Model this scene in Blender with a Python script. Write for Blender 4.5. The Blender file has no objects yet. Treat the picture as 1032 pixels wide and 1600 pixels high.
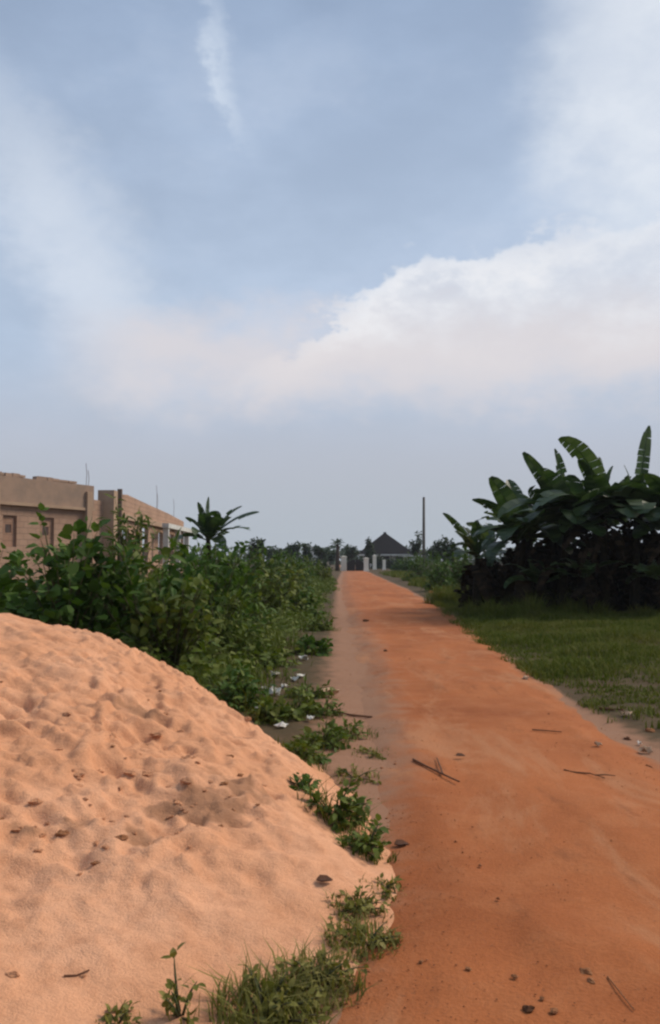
import bpy, math, random
import numpy as np
from mathutils import Vector, Matrix
R = math.radians
rng = np.random.default_rng(7)
random.seed(7)
scene = bpy.context.scene
col = scene.collection

# ------------------------------------------------------------------ camera
CAM_H, FPX, PITCH = 1.6, 1385.0, 3.06          # eye height, focal length in photo pixels, upward tilt
cam_d = bpy.data.cameras.new('camera')
cam_d.sensor_fit = 'VERTICAL'; cam_d.sensor_height = 24.0
cam_d.lens = 24.0 * FPX / 1600.0
cam_d.clip_start = 0.05; cam_d.clip_end = 6000
cam = bpy.data.objects.new('camera', cam_d); col.objects.link(cam)
cam.location = (0, 0, CAM_H); cam.rotation_euler = (R(90 + PITCH), 0, 0)
scene.camera = cam

# ------------------------------------------------------------------ light
SUN_EL, SUN_AZ = 42.0, 62.0      # azimuth clockwise from +Y (the view direction): ahead and to the right, behind thin cloud
SUN_STRENGTH, SKY_STRENGTH, EXPOSURE = 1.5, 0.05, 1.08
sun_d = bpy.data.lights.new('sun', 'SUN'); sun_d.energy = SUN_STRENGTH
sun_d.angle = R(22); sun_d.color = (1.0, 0.88, 0.74)
sun = bpy.data.objects.new('sun', sun_d); col.objects.link(sun)
sv = Vector((math.sin(R(SUN_AZ)) * math.cos(R(SUN_EL)), math.cos(R(SUN_AZ)) * math.cos(R(SUN_EL)), math.sin(R(SUN_EL))))
sun.rotation_euler = (-sv).to_track_quat('-Z', 'Y').to_euler()
sun.location = (20, -5, 30)
vs = scene.view_settings
vs.view_transform = 'Standard'; vs.look = 'None'; vs.gamma = 1.0; vs.use_curve_mapping = False
vs.exposure = EXPOSURE
scene.cycles.filter_width = 2.4
scene.cycles.volume_bounces = 0
scene.cycles.max_bounces = 6
scene.cycles.use_denoising = True

# ------------------------------------------------------------------ node helpers
class NT:
    """tiny expression helper round a node tree"""
    def __init__(s, tree): s.t = tree; s.n = tree.nodes; s.l = tree.links
    def node(s, typ, **kw):
        n = s.n.new(typ)
        for k, v in kw.items(): setattr(n, k, v)
        return n
    def put(s, sock, v):
        if hasattr(v, 'node'): s.l.new(v, sock)
        elif v is not None: sock.default_value = v
    def m(s, op, a, b=None, c=None, clamp=False):
        n = s.node('ShaderNodeMath', operation=op, use_clamp=clamp)
        s.put(n.inputs[0], a)
        if b is not None: s.put(n.inputs[1], b)
        if c is not None: s.put(n.inputs[2], c)
        return n.outputs[0]
    def mr(s, v, a, b, c=0.0, d=1.0, smooth=True):
        n = s.node('ShaderNodeMapRange', interpolation_type='SMOOTHSTEP' if smooth else 'LINEAR')
        for i, x in enumerate((v, a, b, c, d)): s.put(n.inputs[i], x)
        return n.outputs[0]
    def mix(s, f, a, b, blend='MIX'):
        n = s.node('ShaderNodeMix', data_type='RGBA', blend_type=blend)
        s.put(n.inputs[0], f)
        s.put(n.inputs[6], a if hasattr(a, 'node') else (*a, 1)); s.put(n.inputs[7], b if hasattr(b, 'node') else (*b, 1))
        return n.outputs[2]
    def noise(s, vec, scale, detail=4, rough=0.55, dist=0.0):
        n = s.node('ShaderNodeTexNoise')
        if vec is not None: s.l.new(vec, n.inputs['Vector'])
        n.inputs['Scale'].default_value = scale; n.inputs['Detail'].default_value = detail
        n.inputs['Roughness'].default_value = rough; n.inputs['Distortion'].default_value = dist
        return n.outputs['Fac']
    def vec(s, x, y, z):
        n = s.node('ShaderNodeCombineXYZ')
        for i, v in enumerate((x, y, z)): s.put(n.inputs[i], v)
        return n.outputs[0]

def srgb(r, g, b):
    f = lambda c: ((c / 255 + 0.055) / 1.055) ** 2.4 if c > 10.3 else c / 255 / 12.92
    return (f(r), f(g), f(b))

# ------------------------------------------------------------------ sky
world = bpy.data.worlds.new('World'); scene.world = world; world.use_nodes = True
w = NT(world.node_tree); w.n.clear()
gain = 1.0 / (SKY_STRENGTH * 2 ** EXPOSURE)       # sRGB cloud colours are given as they appear in the picture
def cl(r, g, b): return tuple(c * gain for c in srgb(r, g, b))
tc = w.node('ShaderNodeTexCoord').outputs['Generated']
sep = w.node('ShaderNodeSeparateXYZ'); w.l.new(tc, sep.inputs[0])
dx, dy, dz = sep.outputs
el = w.m('MULTIPLY', w.m('ARCSINE', dz), 57.2958)
az = w.m('MULTIPLY', w.m('ARCTAN2', dx, dy), 57.2958)
sky = w.node('ShaderNodeTexSky', sky_type='NISHITA', sun_disc=False)
sky.sun_elevation = R(SUN_EL); sky.sun_rotation = R(SUN_AZ); sky.dust_density = 2.0; sky.air_density = 1.0
def azel(x, y):
    v = cam.rotation_euler.to_matrix() @ Vector((x - 516, 800 - y, -FPX)); v.normalize()
    return math.degrees(math.atan2(v.x, v.y)), math.degrees(math.asin(v.z))
n1 = w.noise(w.vec(w.m('MULTIPLY', az, 0.055), w.m('MULTIPLY', el, 0.11), 3.0), 1.0, 6, 0.58)
n2 = w.noise(w.vec(w.m('MULTIPLY', az, 0.16), w.m('MULTIPLY', el, 0.26), 11.0), 1.0, 6, 0.6)
n3 = w.noise(w.vec(w.m('MULTIPLY', az, 0.5), w.m('MULTIPLY', el, 0.7), 5.0), 1.0, 4, 0.6)
wob = w.m('MULTIPLY', w.m('SUBTRACT', n2, 0.5), 1.0)
wob2 = w.m('MULTIPLY', w.m('SUBTRACT', n3, 0.5), 1.0)
el_w = w.m('ADD', w.m('ADD', el, w.m('MULTIPLY', wob, 7.0)), w.m('MULTIPLY', wob2, 2.2))
az_w = w.m('ADD', w.m('ADD', az, w.m('MULTIPLY', w.m('SUBTRACT', n1, 0.5), 9.0)), w.m('MULTIPLY', wob2, 2.0))
def blob(x, y, rx, ry, rot, soft=0.0, wobble=True):
    """soft elliptical cloud centred where the photo shows it, radii in degrees"""
    a, e = azel(x, y); c, s_ = math.cos(R(rot)), math.sin(R(rot))
    A = w.m('SUBTRACT', az_w if wobble else az, a); E = w.m('SUBTRACT', el_w if wobble else el, e)
    u = w.m('DIVIDE', w.m('ADD', w.m('MULTIPLY', A, c), w.m('MULTIPLY', E, s_)), rx)
    v = w.m('DIVIDE', w.m('SUBTRACT', w.m('MULTIPLY', E, c), w.m('MULTIPLY', A, s_)), ry)
    d = w.m('SQRT', w.m('ADD', w.m('MULTIPLY', u, u), w.m('MULTIPLY', v, v)))
    return w.mr(d, 1.0, soft, 0.0, 1.0)
# thin general veil, everywhere in the sky
veil = w.mr(n1, 0.30, 0.72, 0.66, 0.90)
base = w.mix(veil, w.mix(1.0, sky.outputs[0], (0.62, 0.66, 0.66), 'MULTIPLY'), w.mix(w.mr(el, 14, 40), cl(197, 213, 236), cl(160, 181, 211)))
# broken cloud of the same kind, everywhere
gen = w.m('MULTIPLY', w.mr(w.m('ADD', w.m('MULTIPLY', n1, 0.65), w.m('MULTIPLY', n2, 0.35)), 0.50, 0.70), w.mr(w.m('ABSOLUTE', az), 18, 45, 0.25, 0.85))
# grey-blue haze low down
low = w.mr(el, 14.0, 4.5, 0.0, 0.96)
base = w.mix(w.m('MULTIPLY', gen, 0.7), base, cl(208, 213, 224))
streak = w.m('MULTIPLY', blob(105, 385, 17.0, 5.4, -52, 0.0), w.mr(n2, 0.3, 0.62, 0.7, 1.0))
base = w.mix(w.m('MULTIPLY', streak, 0.9), base, cl(212, 221, 235))
wisp = w.m('MULTIPLY', blob(366, 110, 6.5, 1.2, -70, 0.0), w.mr(n3, 0.3, 0.65, 0.5, 1.0))
base = w.mix(w.m('MULTIPLY', wisp, 0.7), base, cl(214, 225, 240))
wisp2 = w.m('MULTIPLY', blob(470, 130, 6.0, 2.4, 35, 0.0), n3)
base = w.mix(w.m('MULTIPLY', wisp2, 0.5), base, cl(190, 204, 226))
# bank of cloud on the right: crisp rising top edge, soft foot
a0, e0 = azel(515, 492); a1, e1 = azel(630, 408); a2, e2 = azel(1032, 320)
slope1 = (e1 - e0) / (a1 - a0); slope2 = (e2 - e1) / (a2 - a1)
top = w.m('MINIMUM', w.m('ADD', w.m('MULTIPLY', w.m('SUBTRACT', az, a0), slope1), e0),
          w.m('ADD', w.m('MULTIPLY', w.m('SUBTRACT', az, a1), slope2), e1))
top = w.m('MINIMUM', top, 26.0)
under = w.m('SUBTRACT', top, w.m('ADD', el, w.m('ADD', w.m('MULTIPLY', wob, 6.5), w.m('MULTIPLY', wob2, 4.5))))
bank = w.m('MULTIPLY', w.mr(under, -0.5, 1.5), w.mr(el, 10.0, 13.2, 0.0, 1.0))
bank = w.m('MULTIPLY', bank, w.mr(az, 70, 40, 0.0, 1.0))
shade = w.mr(n2, 0.32, 0.66)
bankcol = w.mix(shade, cl(212, 218, 230), cl(238, 239, 243))
base = w.mix(w.m('MULTIPLY', bank, w.mr(under, 0, 9, 0.95, 0.78)), base, bankcol)
rim = w.m('MULTIPLY', w.m('MULTIPLY', w.mr(under, -0.2, 0.7), w.mr(under, 3.4, 0.8)), w.mr(w.m('ADD', n3, w.m('MULTIPLY', n2, .5)), 0.55, 0.85))
base = w.mix(w.m('MULTIPLY', w.m('MULTIPLY', rim, 0.8), w.m('MULTIPLY', w.mr(el, 9.0, 14.5), w.mr(az, 16, 6, 0.25, 1.0))), base, cl(240, 241, 245))
tr = blob(1010, 110, 10.0, 13.0, 0, 0.25)
base = w.mix(w.m('MULTIPLY', tr, 0.9), base, w.mix(shade, cl(214, 222, 235), cl(228, 234, 243)))
base = w.mix(low, base, w.mix(w.mr(el, 9, 0.5), cl(185, 189, 201), cl(179, 187, 196)))
warm = w.m('MULTIPLY', w.mr(w.m('ABSOLUTE', w.m('SUBTRACT', el_w, azel(516, 563)[1])), 4.7, 0.2), w.mr(az, azel(20, 560)[0], azel(260, 560)[0], 0.0, 0.75))
base = w.mix(warm, base, cl(223, 216, 218))
bg = w.node('ShaderNodeBackground'); w.l.new(base, bg.inputs[0]); bg.inputs[1].default_value = SKY_STRENGTH
wo = w.node('ShaderNodeOutputWorld'); w.l.new(bg.outputs[0], wo.inputs[0])

# ------------------------------------------------------------------ materials
MATS = {}
def new_mat(name):
    m = bpy.data.materials.new(name); m.use_nodes = True
    t = NT(m.node_tree); t.n.clear()
    bs = t.node('ShaderNodeBsdfPrincipled'); out = t.node('ShaderNodeOutputMaterial')
    t.l.new(bs.outputs[0], out.inputs[0])
    MATS[name] = m
    return m, t, bs, out
def soil(name, c1, c2, c3, scale=1.0, bump=0.5, rough=0.95, fine=60.0, edge=None, worn=None):
    """earth: broad mottling c1-c2, grain towards c3, optional 'edge' vertex attribute mixing another colour"""
    m, t, bs, out = new_mat(name)
    pos = t.node('ShaderNodeNewGeometry').outputs['Position']
    a = t.noise(pos, 0.55 * scale, 5, 0.6, 0.3); b = t.noise(pos, 5.0 * scale, 5, 0.65); f = t.noise(pos, fine, 3, 0.7)
    c = t.mix(t.mr(a, 0.36, 0.64), c1, c2)
    c = t.mix(t.m('MULTIPLY', t.mr(b, 0.42, 0.72), 0.55), c, c3)
    c = t.mix(t.mr(f, 0.3, 0.7, 0.0, 0.35), c, t.mix(1.0, c, (0.55, 0.5, 0.45), 'MULTIPLY'))
    if edge:
        at = t.node('ShaderNodeAttribute', attribute_name='edge').outputs['Fac']
        e = t.m('ADD', at, t.m('MULTIPLY', t.m('SUBTRACT', b, 0.5), 0.9))
        c = t.mix(t.mr(e, 0.25, 0.85), c, edge)
    if worn:                                  # paler, dusty worn patches and dark stained ones, stretched along the road
        mp = t.node('ShaderNodeMapping'); t.l.new(pos, mp.inputs[0]); mp.inputs['Scale'].default_value = (1.5, 0.45, 1.0)
        w1 = t.noise(mp.outputs[0], 0.9, 6, 0.68, 0.8); w2 = t.noise(mp.outputs[0], 2.6, 5, 0.7, 0.5)
        c = t.mix(t.mr(w1, 0.50, 0.66, 0.0, 0.75), c, worn[0]); c = t.mix(t.mr(w2, 0.55, 0.72, 0.0, 0.6), c, worn[1])
        sp = t.noise(pos, 38.0, 2, 0.5); c = t.mix(t.mr(sp, 0.66, 0.72, 0.0, 0.5), c, worn[2])
    t.l.new(c, bs.inputs['Base Color']); bs.inputs['Roughness'].default_value = rough
    bs.inputs['Specular IOR Level'].default_value = 0.15
    bp = t.node('ShaderNodeBump'); bp.inputs['Strength'].default_value = bump; bp.inputs['Distance'].default_value = 0.02
    t.l.new(t.m('ADD', t.m('MULTIPLY', b, 0.9), t.m('MULTIPLY', f, 0.35)), bp.inputs['Height'])
    t.l.new(bp.outputs[0], bs.inputs['Normal'])
    return m
def leafmat(name, dark, mid, light, rough=0.6, trans=0.22, spec=0.12):
    m, t, bs, out = new_mat(name)
    g = t.node('ShaderNodeNewGeometry')
    r = g.outputs['Random Per Island']
    nz = t.noise(g.outputs['Position'], 1.7, 3)
    c = t.mix(t.mr(r, 0.0, 0.55, smooth=False), dark, mid)
    c = t.mix(t.mr(r, 0.55, 1.0, 0.0, 0.9, smooth=False), c, light)
    c = t.mix(t.mr(nz, 0.35, 0.7, 0.0, 0.45), c, mid)
    c = t.mix(t.mr(t.noise(g.outputs['Position'], 0.45, 4, 0.65), 0.45, 0.68, 0.0, 0.6), c, light)
    t.l.new(c, bs.inputs['Base Color']); bs.inputs['Roughness'].default_value = rough
    bs.inputs['Specular IOR Level'].default_value = spec
    tr = t.node('ShaderNodeBsdfTranslucent'); t.l.new(t.mix(1.0, c, (1.1, 1.25, 0.6), 'MULTIPLY'), tr.inputs[0])
    mx = t.node('ShaderNodeMixShader'); mx.inputs[0].default_value = trans
    t.l.new(bs.outputs[0], mx.inputs[1]); t.l.new(tr.outputs[0], mx.inputs[2]); t.l.new(mx.outputs[0], out.inputs[0])
    return m
def plain(name, c1, c2, scale=6.0, rough=0.85, bump=0.3, spec=0.2):
    m, t, bs, out = new_mat(name)
    pos = t.node('ShaderNodeTexCoord').outputs['Object']
    a = t.noise(pos, scale, 5, 0.62)
    t.l.new(t.mix(t.mr(a, 0.3, 0.7), c1, c2), bs.inputs['Base Color']); bs.inputs['Roughness'].default_value = rough
    bs.inputs['Specular IOR Level'].default_value = spec
    bp = t.node('ShaderNodeBump'); bp.inputs['Strength'].default_value = bump; bp.inputs['Distance'].default_value = 0.02
    t.l.new(a, bp.inputs['Height']); t.l.new(bp.outputs[0], bs.inputs['Normal'])
    return m
def blockwall(name, c1, c2, mortar):
    m, t, bs, out = new_mat(name)
    uv = t.node('ShaderNodeUVMap').outputs[0]
    br = t.node('ShaderNodeTexBrick'); t.l.new(uv, br.inputs['Vector'])
    br.inputs['Scale'].default_value = 1.0; br.inputs['Brick Width'].default_value = 0.46; br.inputs['Row Height'].default_value = 0.24
    br.inputs['Mortar Size'].default_value = 0.014; br.inputs['Color1'].default_value = (*c1, 1); br.inputs['Color2'].default_value = (*c2, 1)
    br.inputs['Mortar'].default_value = (*mortar, 1)
    st = t.noise(uv, 0.7, 6, 0.65, 0.4); fi = t.noise(uv, 14, 4, 0.6)
    c = t.mix(t.mr(st, 0.42, 0.72, 0.0, 0.6), br.outputs[0], tuple(x * 0.62 for x in c1))
    c = t.mix(t.mr(fi, 0.4, 0.75, 0.0, 0.3), c, tuple(x * 1.2 for x in c2))
    t.l.new(c, bs.inputs['Base Color']); bs.inputs['Roughness'].default_value = 0.95; bs.inputs['Specular IOR Level'].default_value = 0.1
    bp = t.node('ShaderNodeBump'); bp.inputs['Strength'].default_value = 0.7; bp.inputs['Distance'].default_value = 0.02
    t.l.new(t.m('SUBTRACT', t.m('MULTIPLY', fi, 0.4), br.outputs['Fac']), bp.inputs['Height']); t.l.new(bp.outputs[0], bs.inputs['Normal'])
    return m

soil('ground_soil', (0.105, 0.066, 0.034), (0.080, 0.058, 0.028), (0.055, 0.045, 0.020), 1.0, 0.8, edge=(0.285, 0.150, 0.088))
soil('road_laterite', (0.43, 0.142, 0.048), (0.31, 0.094, 0.030), (0.44, 0.165, 0.064), 0.55, 0.9, edge=(0.285, 0.150, 0.088), worn=((0.42, 0.185, 0.085), (0.22, 0.075, 0.028), (0.20, 0.075, 0.032)))
soil('sand', (0.75, 0.390, 0.222), (0.68, 0.332, 0.176), (0.55, 0.250, 0.126), 2.2, 0.9, fine=110, edge=(0.37, 0.185, 0.100))
soil('clod_soil', (0.30, 0.13, 0.058), (0.36, 0.16, 0.07), (0.22, 0.095, 0.042), 6.0, 0.8)
soil('grit_soil', (0.36, 0.135, 0.055), (0.42, 0.17, 0.075), (0.28, 0.105, 0.045), 6.0, 0.8)
soil('damp_sand', (0.52, 0.25, 0.130), (0.56, 0.275, 0.145), (0.44, 0.20, 0.10), 6.0, 0.8)
soil('dark_clod', (0.10, 0.045, 0.022), (0.14, 0.06, 0.03), (0.07, 0.032, 0.017), 6.0, 0.8)
leafmat('shrub_leaf', (0.022, 0.052, 0.008), (0.052, 0.105, 0.015), (0.105, 0.160, 0.032))
leafmat('shrub_leaf_yellow', (0.046, 0.074, 0.009), (0.098, 0.134, 0.019), (0.185, 0.195, 0.050))
leafmat('weed_leaf', (0.100, 0.104, 0.016), (0.165, 0.160, 0.030), (0.255, 0.215, 0.070))
leafmat('grass_blade', (0.058, 0.080, 0.011), (0.100, 0.122, 0.018), (0.180, 0.158, 0.044), 0.7, 0.2, 0.05)
leafmat('banana_leaf', (0.016, 0.034, 0.008), (0.034, 0.066, 0.015), (0.090, 0.120, 0.050), 0.42, 0.25, 0.4)
leafmat('banana_dry_shaded', (0.009, 0.007, 0.004), (0.018, 0.012, 0.007), (0.048, 0.032, 0.018), 0.95, 0.03, 0.03)  # dead leaves; shade under the canopy is put into the near-black colour
leafmat('far_leaf', (0.018, 0.034, 0.016), (0.032, 0.055, 0.024), (0.050, 0.078, 0.032), 0.7, 0.15, 0.2)
plain('bark', (0.085, 0.06, 0.042), (0.045, 0.032, 0.022), 12)
plain('stem_green', (0.06, 0.08, 0.03), (0.09, 0.07, 0.035), 10)
plain('banana_stem', (0.030, 0.024, 0.012), (0.012, 0.009, 0.006), 9, 0.9, 0.3, 0.05)
blockwall('sandcrete', (0.37, 0.235, 0.165), (0.41, 0.265, 0.185), (0.27, 0.185, 0.135))
blockwall('infill_block', (0.34, 0.205, 0.14), (0.31, 0.185, 0.125), (0.26, 0.165, 0.12))
plain('concrete_old', (0.25, 0.18, 0.135), (0.34, 0.23, 0.165), 1.3)
plain('concrete_light', (0.40, 0.28, 0.19), (0.33, 0.22, 0.15), 2.0)
plain('dark_timber', (0.13, 0.09, 0.065), (0.17, 0.12, 0.085), 8)
plain('rusty_steel', (0.10, 0.06, 0.045), (0.16, 0.09, 0.06), 20)
plain('cream_paint', (0.82, 0.79, 0.66), (0.74, 0.71, 0.60), 3.0)
plain('pale_paint', (0.60, 0.60, 0.56), (0.45, 0.44, 0.40), 1.5)
plain('roof_sheet', (0.014, 0.013, 0.014), (0.020, 0.018, 0.018), 1.0, 0.8, 0.3, 0.05)
plain('gate_metal', (0.018, 0.016, 0.014), (0.026, 0.022, 0.018), 3.0, 0.6)
plain('pole_wood', (0.13, 0.11, 0.09), (0.09, 0.075, 0.06), 6.0)
plain('stick_wood', (0.12, 0.052, 0.028), (0.17, 0.08, 0.04), 20)
plain('litter_white', (0.72, 0.70, 0.62), (0.55, 0.50, 0.42), 15, 0.6)
plain('litter_tan', (0.50, 0.33, 0.20), (0.40, 0.26, 0.16), 15, 0.7)
plain('dead_leaf', (0.11, 0.045, 0.022), (0.07, 0.03, 0.016), 30)
plain('window_dark', (0.02, 0.018, 0.016), (0.03, 0.026, 0.022), 3.0, 0.4)

# ------------------------------------------------------------------ mesh helpers
def mesh_obj(name, V, F, mat, parent=None, loc=None, smooth=False, uv=None, attr=None):
    me = bpy.data.meshes.new(name)
    V = np.asarray(V, dtype=np.float64).reshape(-1, 3)
    if isinstance(F, np.ndarray):
        k = F.shape[1]; n = len(F)
        me.vertices.add(len(V)); me.vertices.foreach_set('co', V.ravel())
        me.loops.add(n * k); me.loops.foreach_set('vertex_index', F.astype(np.int32).ravel())
        me.polygons.add(n); me.polygons.foreach_set('loop_start', np.arange(0, n * k, k, dtype=np.int32))
        me.update(calc_edges=True)
    else:
        me.from_pydata([tuple(v) for v in V], [], F); me.update()
    if smooth: me.polygons.foreach_set('use_smooth', np.ones(len(me.polygons), dtype=bool))
    if uv is not None:
        ul = me.uv_layers.new(name='UVMap')
        idx = np.empty(len(me.loops), dtype=np.int32); me.loops.foreach_get('vertex_index', idx)
        ul.data.foreach_set('uv', np.asarray(uv, dtype=np.float32)[idx].ravel())
    if attr is not None:
        a = me.attributes.new('edge', 'FLOAT', 'POINT'); a.data.foreach_set('value', np.asarray(attr, dtype=np.float32))
    me.materials.append(MATS[mat])
    o = bpy.data.objects.new(name, me); col.objects.link(o)
    if parent: o.parent = parent
    if loc is not None: o.location = loc
    return o
def tag(o, label=None, cat=None, group=None, kind=None):
    if label: o['label'] = label
    if cat: o['category'] = cat
    if group: o['group'] = group
    if kind: o['kind'] = kind
    return o
def empty(name, loc, label, cat, group=None):
    o = bpy.data.objects.new(name, None); col.objects.link(o); o.location = loc; o.empty_display_size = 0.2
    return tag(o, label, cat, group)
class MB:
    def __init__(s): s.v = []; s.f = []; s.uv = []
    def add(s, V, F):
        b = len(s.v); s.v += [tuple(p) for p in V]; s.f += [tuple(i + b for i in f) for f in F]
    def box(s, c, size, rz=0.0, taper=1.0):
        hx, hy, hz = (x / 2 for x in size); P = []
        for z in (-hz, hz):
            k = taper if z > 0 else 1.0
            for x, y in ((-hx, -hy), (hx, -hy), (hx, hy), (-hx, hy)):
                x, y = x * k, y * k
                P.append((c[0] + x * math.cos(rz) - y * math.sin(rz), c[1] + x * math.sin(rz) + y * math.cos(rz), c[2] + z))
        s.add(P, [(3, 2, 1, 0), (4, 5, 6, 7), (0, 1, 5, 4), (1, 2, 6, 5), (2, 3, 7, 6), (3, 0, 4, 7)])
    def tube(s, pts, rad, n=6):
        pts = [Vector(p) for p in pts]; V = []; F = []
        for i, p in enumerate(pts):
            d = (pts[min(i + 1, len(pts) - 1)] - pts[max(i - 1, 0)]); d.normalize()
            a = d.orthogonal() if abs(d.z) < 0.9 else Vector((1, 0, 0)) - d * d.x
            a.normalize(); b = d.cross(a)
            r = rad[i] if hasattr(rad, '__len__') else rad
            for k in range(n):
                t = 2 * math.pi * k / n
                V.append(p + a * (math.cos(t) * r) + b * (math.sin(t) * r))
        for i in range(len(pts) - 1):
            for k in range(n):
                k2 = (k + 1) % n
                F.append((i * n + k, i * n + k2, (i + 1) * n + k2, (i + 1) * n + k))
        F.append(tuple(reversed(range(n)))); F.append(tuple(range((len(pts) - 1) * n, len(pts) * n)))
        s.add(V, F)
    def build(s, name, mat, parent=None, loc=None, smooth=False):
        return mesh_obj(name, s.v, s.f, mat, parent, loc, smooth)

def vnoise(x, y, seed=0):
    x = np.asarray(x, dtype=float); y = np.asarray(y, dtype=float)
    xi = np.floor(x).astype(np.int64); yi = np.floor(y).astype(np.int64); fx = x - xi; fy = y - yi
    fx = fx * fx * (3 - 2 * fx); fy = fy * fy * (3 - 2 * fy)
    def h(a, b):
        n = (a * 374761393 + b * 668265263 + seed * 974711) & 0x7fffffff
        n = ((n ^ (n >> 13)) * 1274126177) & 0x7fffffff
        return ((n ^ (n >> 16)) & 0xffff) / 65535.0
    return (h(xi, yi) * (1 - fx) + h(xi + 1, yi) * fx) * (1 - fy) + (h(xi, yi + 1) * (1 - fx) + h(xi + 1, yi + 1) * fx) * fy
def fbm(x, y, seed=0, oct=4):
    t = 0; a = 0.5; s = 1.0
    for i in range(oct):
        t = t + a * (vnoise(np.asarray(x) * s, np.asarray(y) * s, seed + i) - 0.5); a *= 0.5; s *= 2.03
    return t
def road_edges(y):
    """left and right edge of the dirt road (metres) at distance y"""
    l = np.interp(y, [-10, 3, 4.6, 6.8, 10, 17, 30, 60, 125, 150], [-0.2, -0.05, 0.25, 0.36, 0.34, 0.44, 0.5, 0.7, 2.0, 2.4])
    r = np.interp(y, [-10, 3, 7, 12, 15.2, 20, 28, 48, 72, 125, 150], [2.5, 2.5, 2.6, 2.72, 2.95, 3.28, 3.65, 4.1, 4.3, 5.0, 5.3])
    return l, r
def gh(x, y):
    """ground height"""
    x = np.asarray(x, dtype=float); y = np.asarray(y, dtype=float)
    l, r = road_edges(y)
    off = np.maximum(np.maximum(l - x, x - r), 0)
    verge = 0.10 * np.clip(off / 2.0, 0, 1) * np.clip((y + 2) / 6, 0, 1)
    return fbm(x * 0.35, y * 0.35, 3, 4) * 0.10 + fbm(x * 3.0, y * 3.0, 9, 4) * 0.075 * np.clip(off * 2, 0.12, 1) + verge

# ------------------------------------------------------------------ ground: one sheet to the horizon
def axis(lo, hi, step, far, n):
    g = np.geomspace(step, far, n)
    return np.concatenate([lo - np.cumsum(g)[::-1], np.arange(lo, hi, step), hi + np.cumsum(g) - step + step])
def grid(xs, ys):
    X, Y = np.meshgrid(xs, ys); nx, ny = len(xs), len(ys)
    i = np.arange(nx * ny).reshape(ny, nx)
    F = np.stack([i[:-1, :-1], i[:-1, 1:], i[1:, 1:], i[1:, :-1]], -1).reshape(-1, 4)
    return X.ravel(), Y.ravel(), F
X, Y, F = grid(axis(-7, 9, 0.09, 260, 34), axis(1.0, 26, 0.09, 260, 34))
near = np.clip(1 - (np.hypot(X, Y) - 150) / 100, 0, 1)
l, r = road_edges(Y)
dust = np.where(X < l, np.clip(1.15 - (l - X) / np.interp(Y, [3, 8, 12, 40], [1.2, 0.8, 0.75, 0.5]), 0, 1), np.where(X > r, np.clip(1.0 - (X - r) / np.interp(Y, [3, 8, 10, 30], [1.4, 0.5, 0.15, 0.2]), 0, 1), 1.0))
tag(mesh_obj('ground', np.stack([X, Y, gh(X, Y) * near], -1), F, 'ground_soil', smooth=True, attr=dust), 'brown earth ground with weeds on both sides of the dirt road', kind='structure')

# ------------------------------------------------------------------ dirt road
ys = np.concatenate([np.arange(-6, 14, 0.09), np.geomspace(14, 150, 260)])
ts = np.linspace(-0.22, 1.22, 72)
T, YY = np.meshgrid(ts, ys); l, r = road_edges(YY)
XX = l + (r - l) * T
wv = fbm(XX * 0.9, YY * 0.7, 21, 4) * 0.55 + fbm(XX * 5, YY * 5, 31, 3) * 0.16       # uneven edge
dist = np.minimum(XX - l, r - XX) + wv
prof = np.clip(dist / 0.35, -1.2, 1.0)
ruts = -0.03 * (np.exp(-((T - 0.27) / 0.09) ** 2) + np.exp(-((T - 0.74) / 0.09) ** 2)) * np.clip(0.6 + fbm(XX, YY * 0.3, 5) * 2, 0, 1.3)
ZZ = gh(XX, YY) + 0.045 * prof - 0.004 + ruts * np.clip(dist, 0, 1) + fbm(XX * 6, YY * 4, 77, 3) * 0.016 * np.clip(prof, 0, 1) + np.clip(fbm(XX * 2.2, YY * 0.8, 79, 4) - .05, 0, 1) * 0.10 * np.clip(prof, 0, 1)
edge = np.clip(1.0 - (XX - l - 0.02) / (0.55 + 0.03 * YY), 0, 1) * np.interp(YY, [2, 5, 8, 30], [0.35, 0.5, 0.95, 0.6]) + np.clip(1.0 - (r - XX) / 0.3, 0, 1) * 0.6
i = np.arange(XX.size).reshape(XX.shape)
F = np.stack([i[:-1, :-1], i[:-1, 1:], i[1:, 1:], i[1:, :-1]], -1).reshape(-1, 4)
tag(mesh_obj('dirt_road', np.stack([XX, YY, ZZ], -1).reshape(-1, 3), F, 'road_laterite', smooth=True, attr=edge.ravel()), 'orange laterite dirt road running straight to the distant gate', kind='structure')
def rz_(x, y):
    """height of road or ground"""
    l, r = road_edges(y)
    d = float(min(x - l, r - x)); p = min(max(d / 0.35, -1.2), 1.0)
    return float(gh(x, y)) + max(0.0, 0.045 * p - 0.004)
def gp(px, py, H=0.0):
    """metres on the ground for a spot measured in the photograph"""
    d = (CAM_H - H) * FPX / (py - 874.0)
    return (px - 516.0) * d / FPX, d

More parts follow.
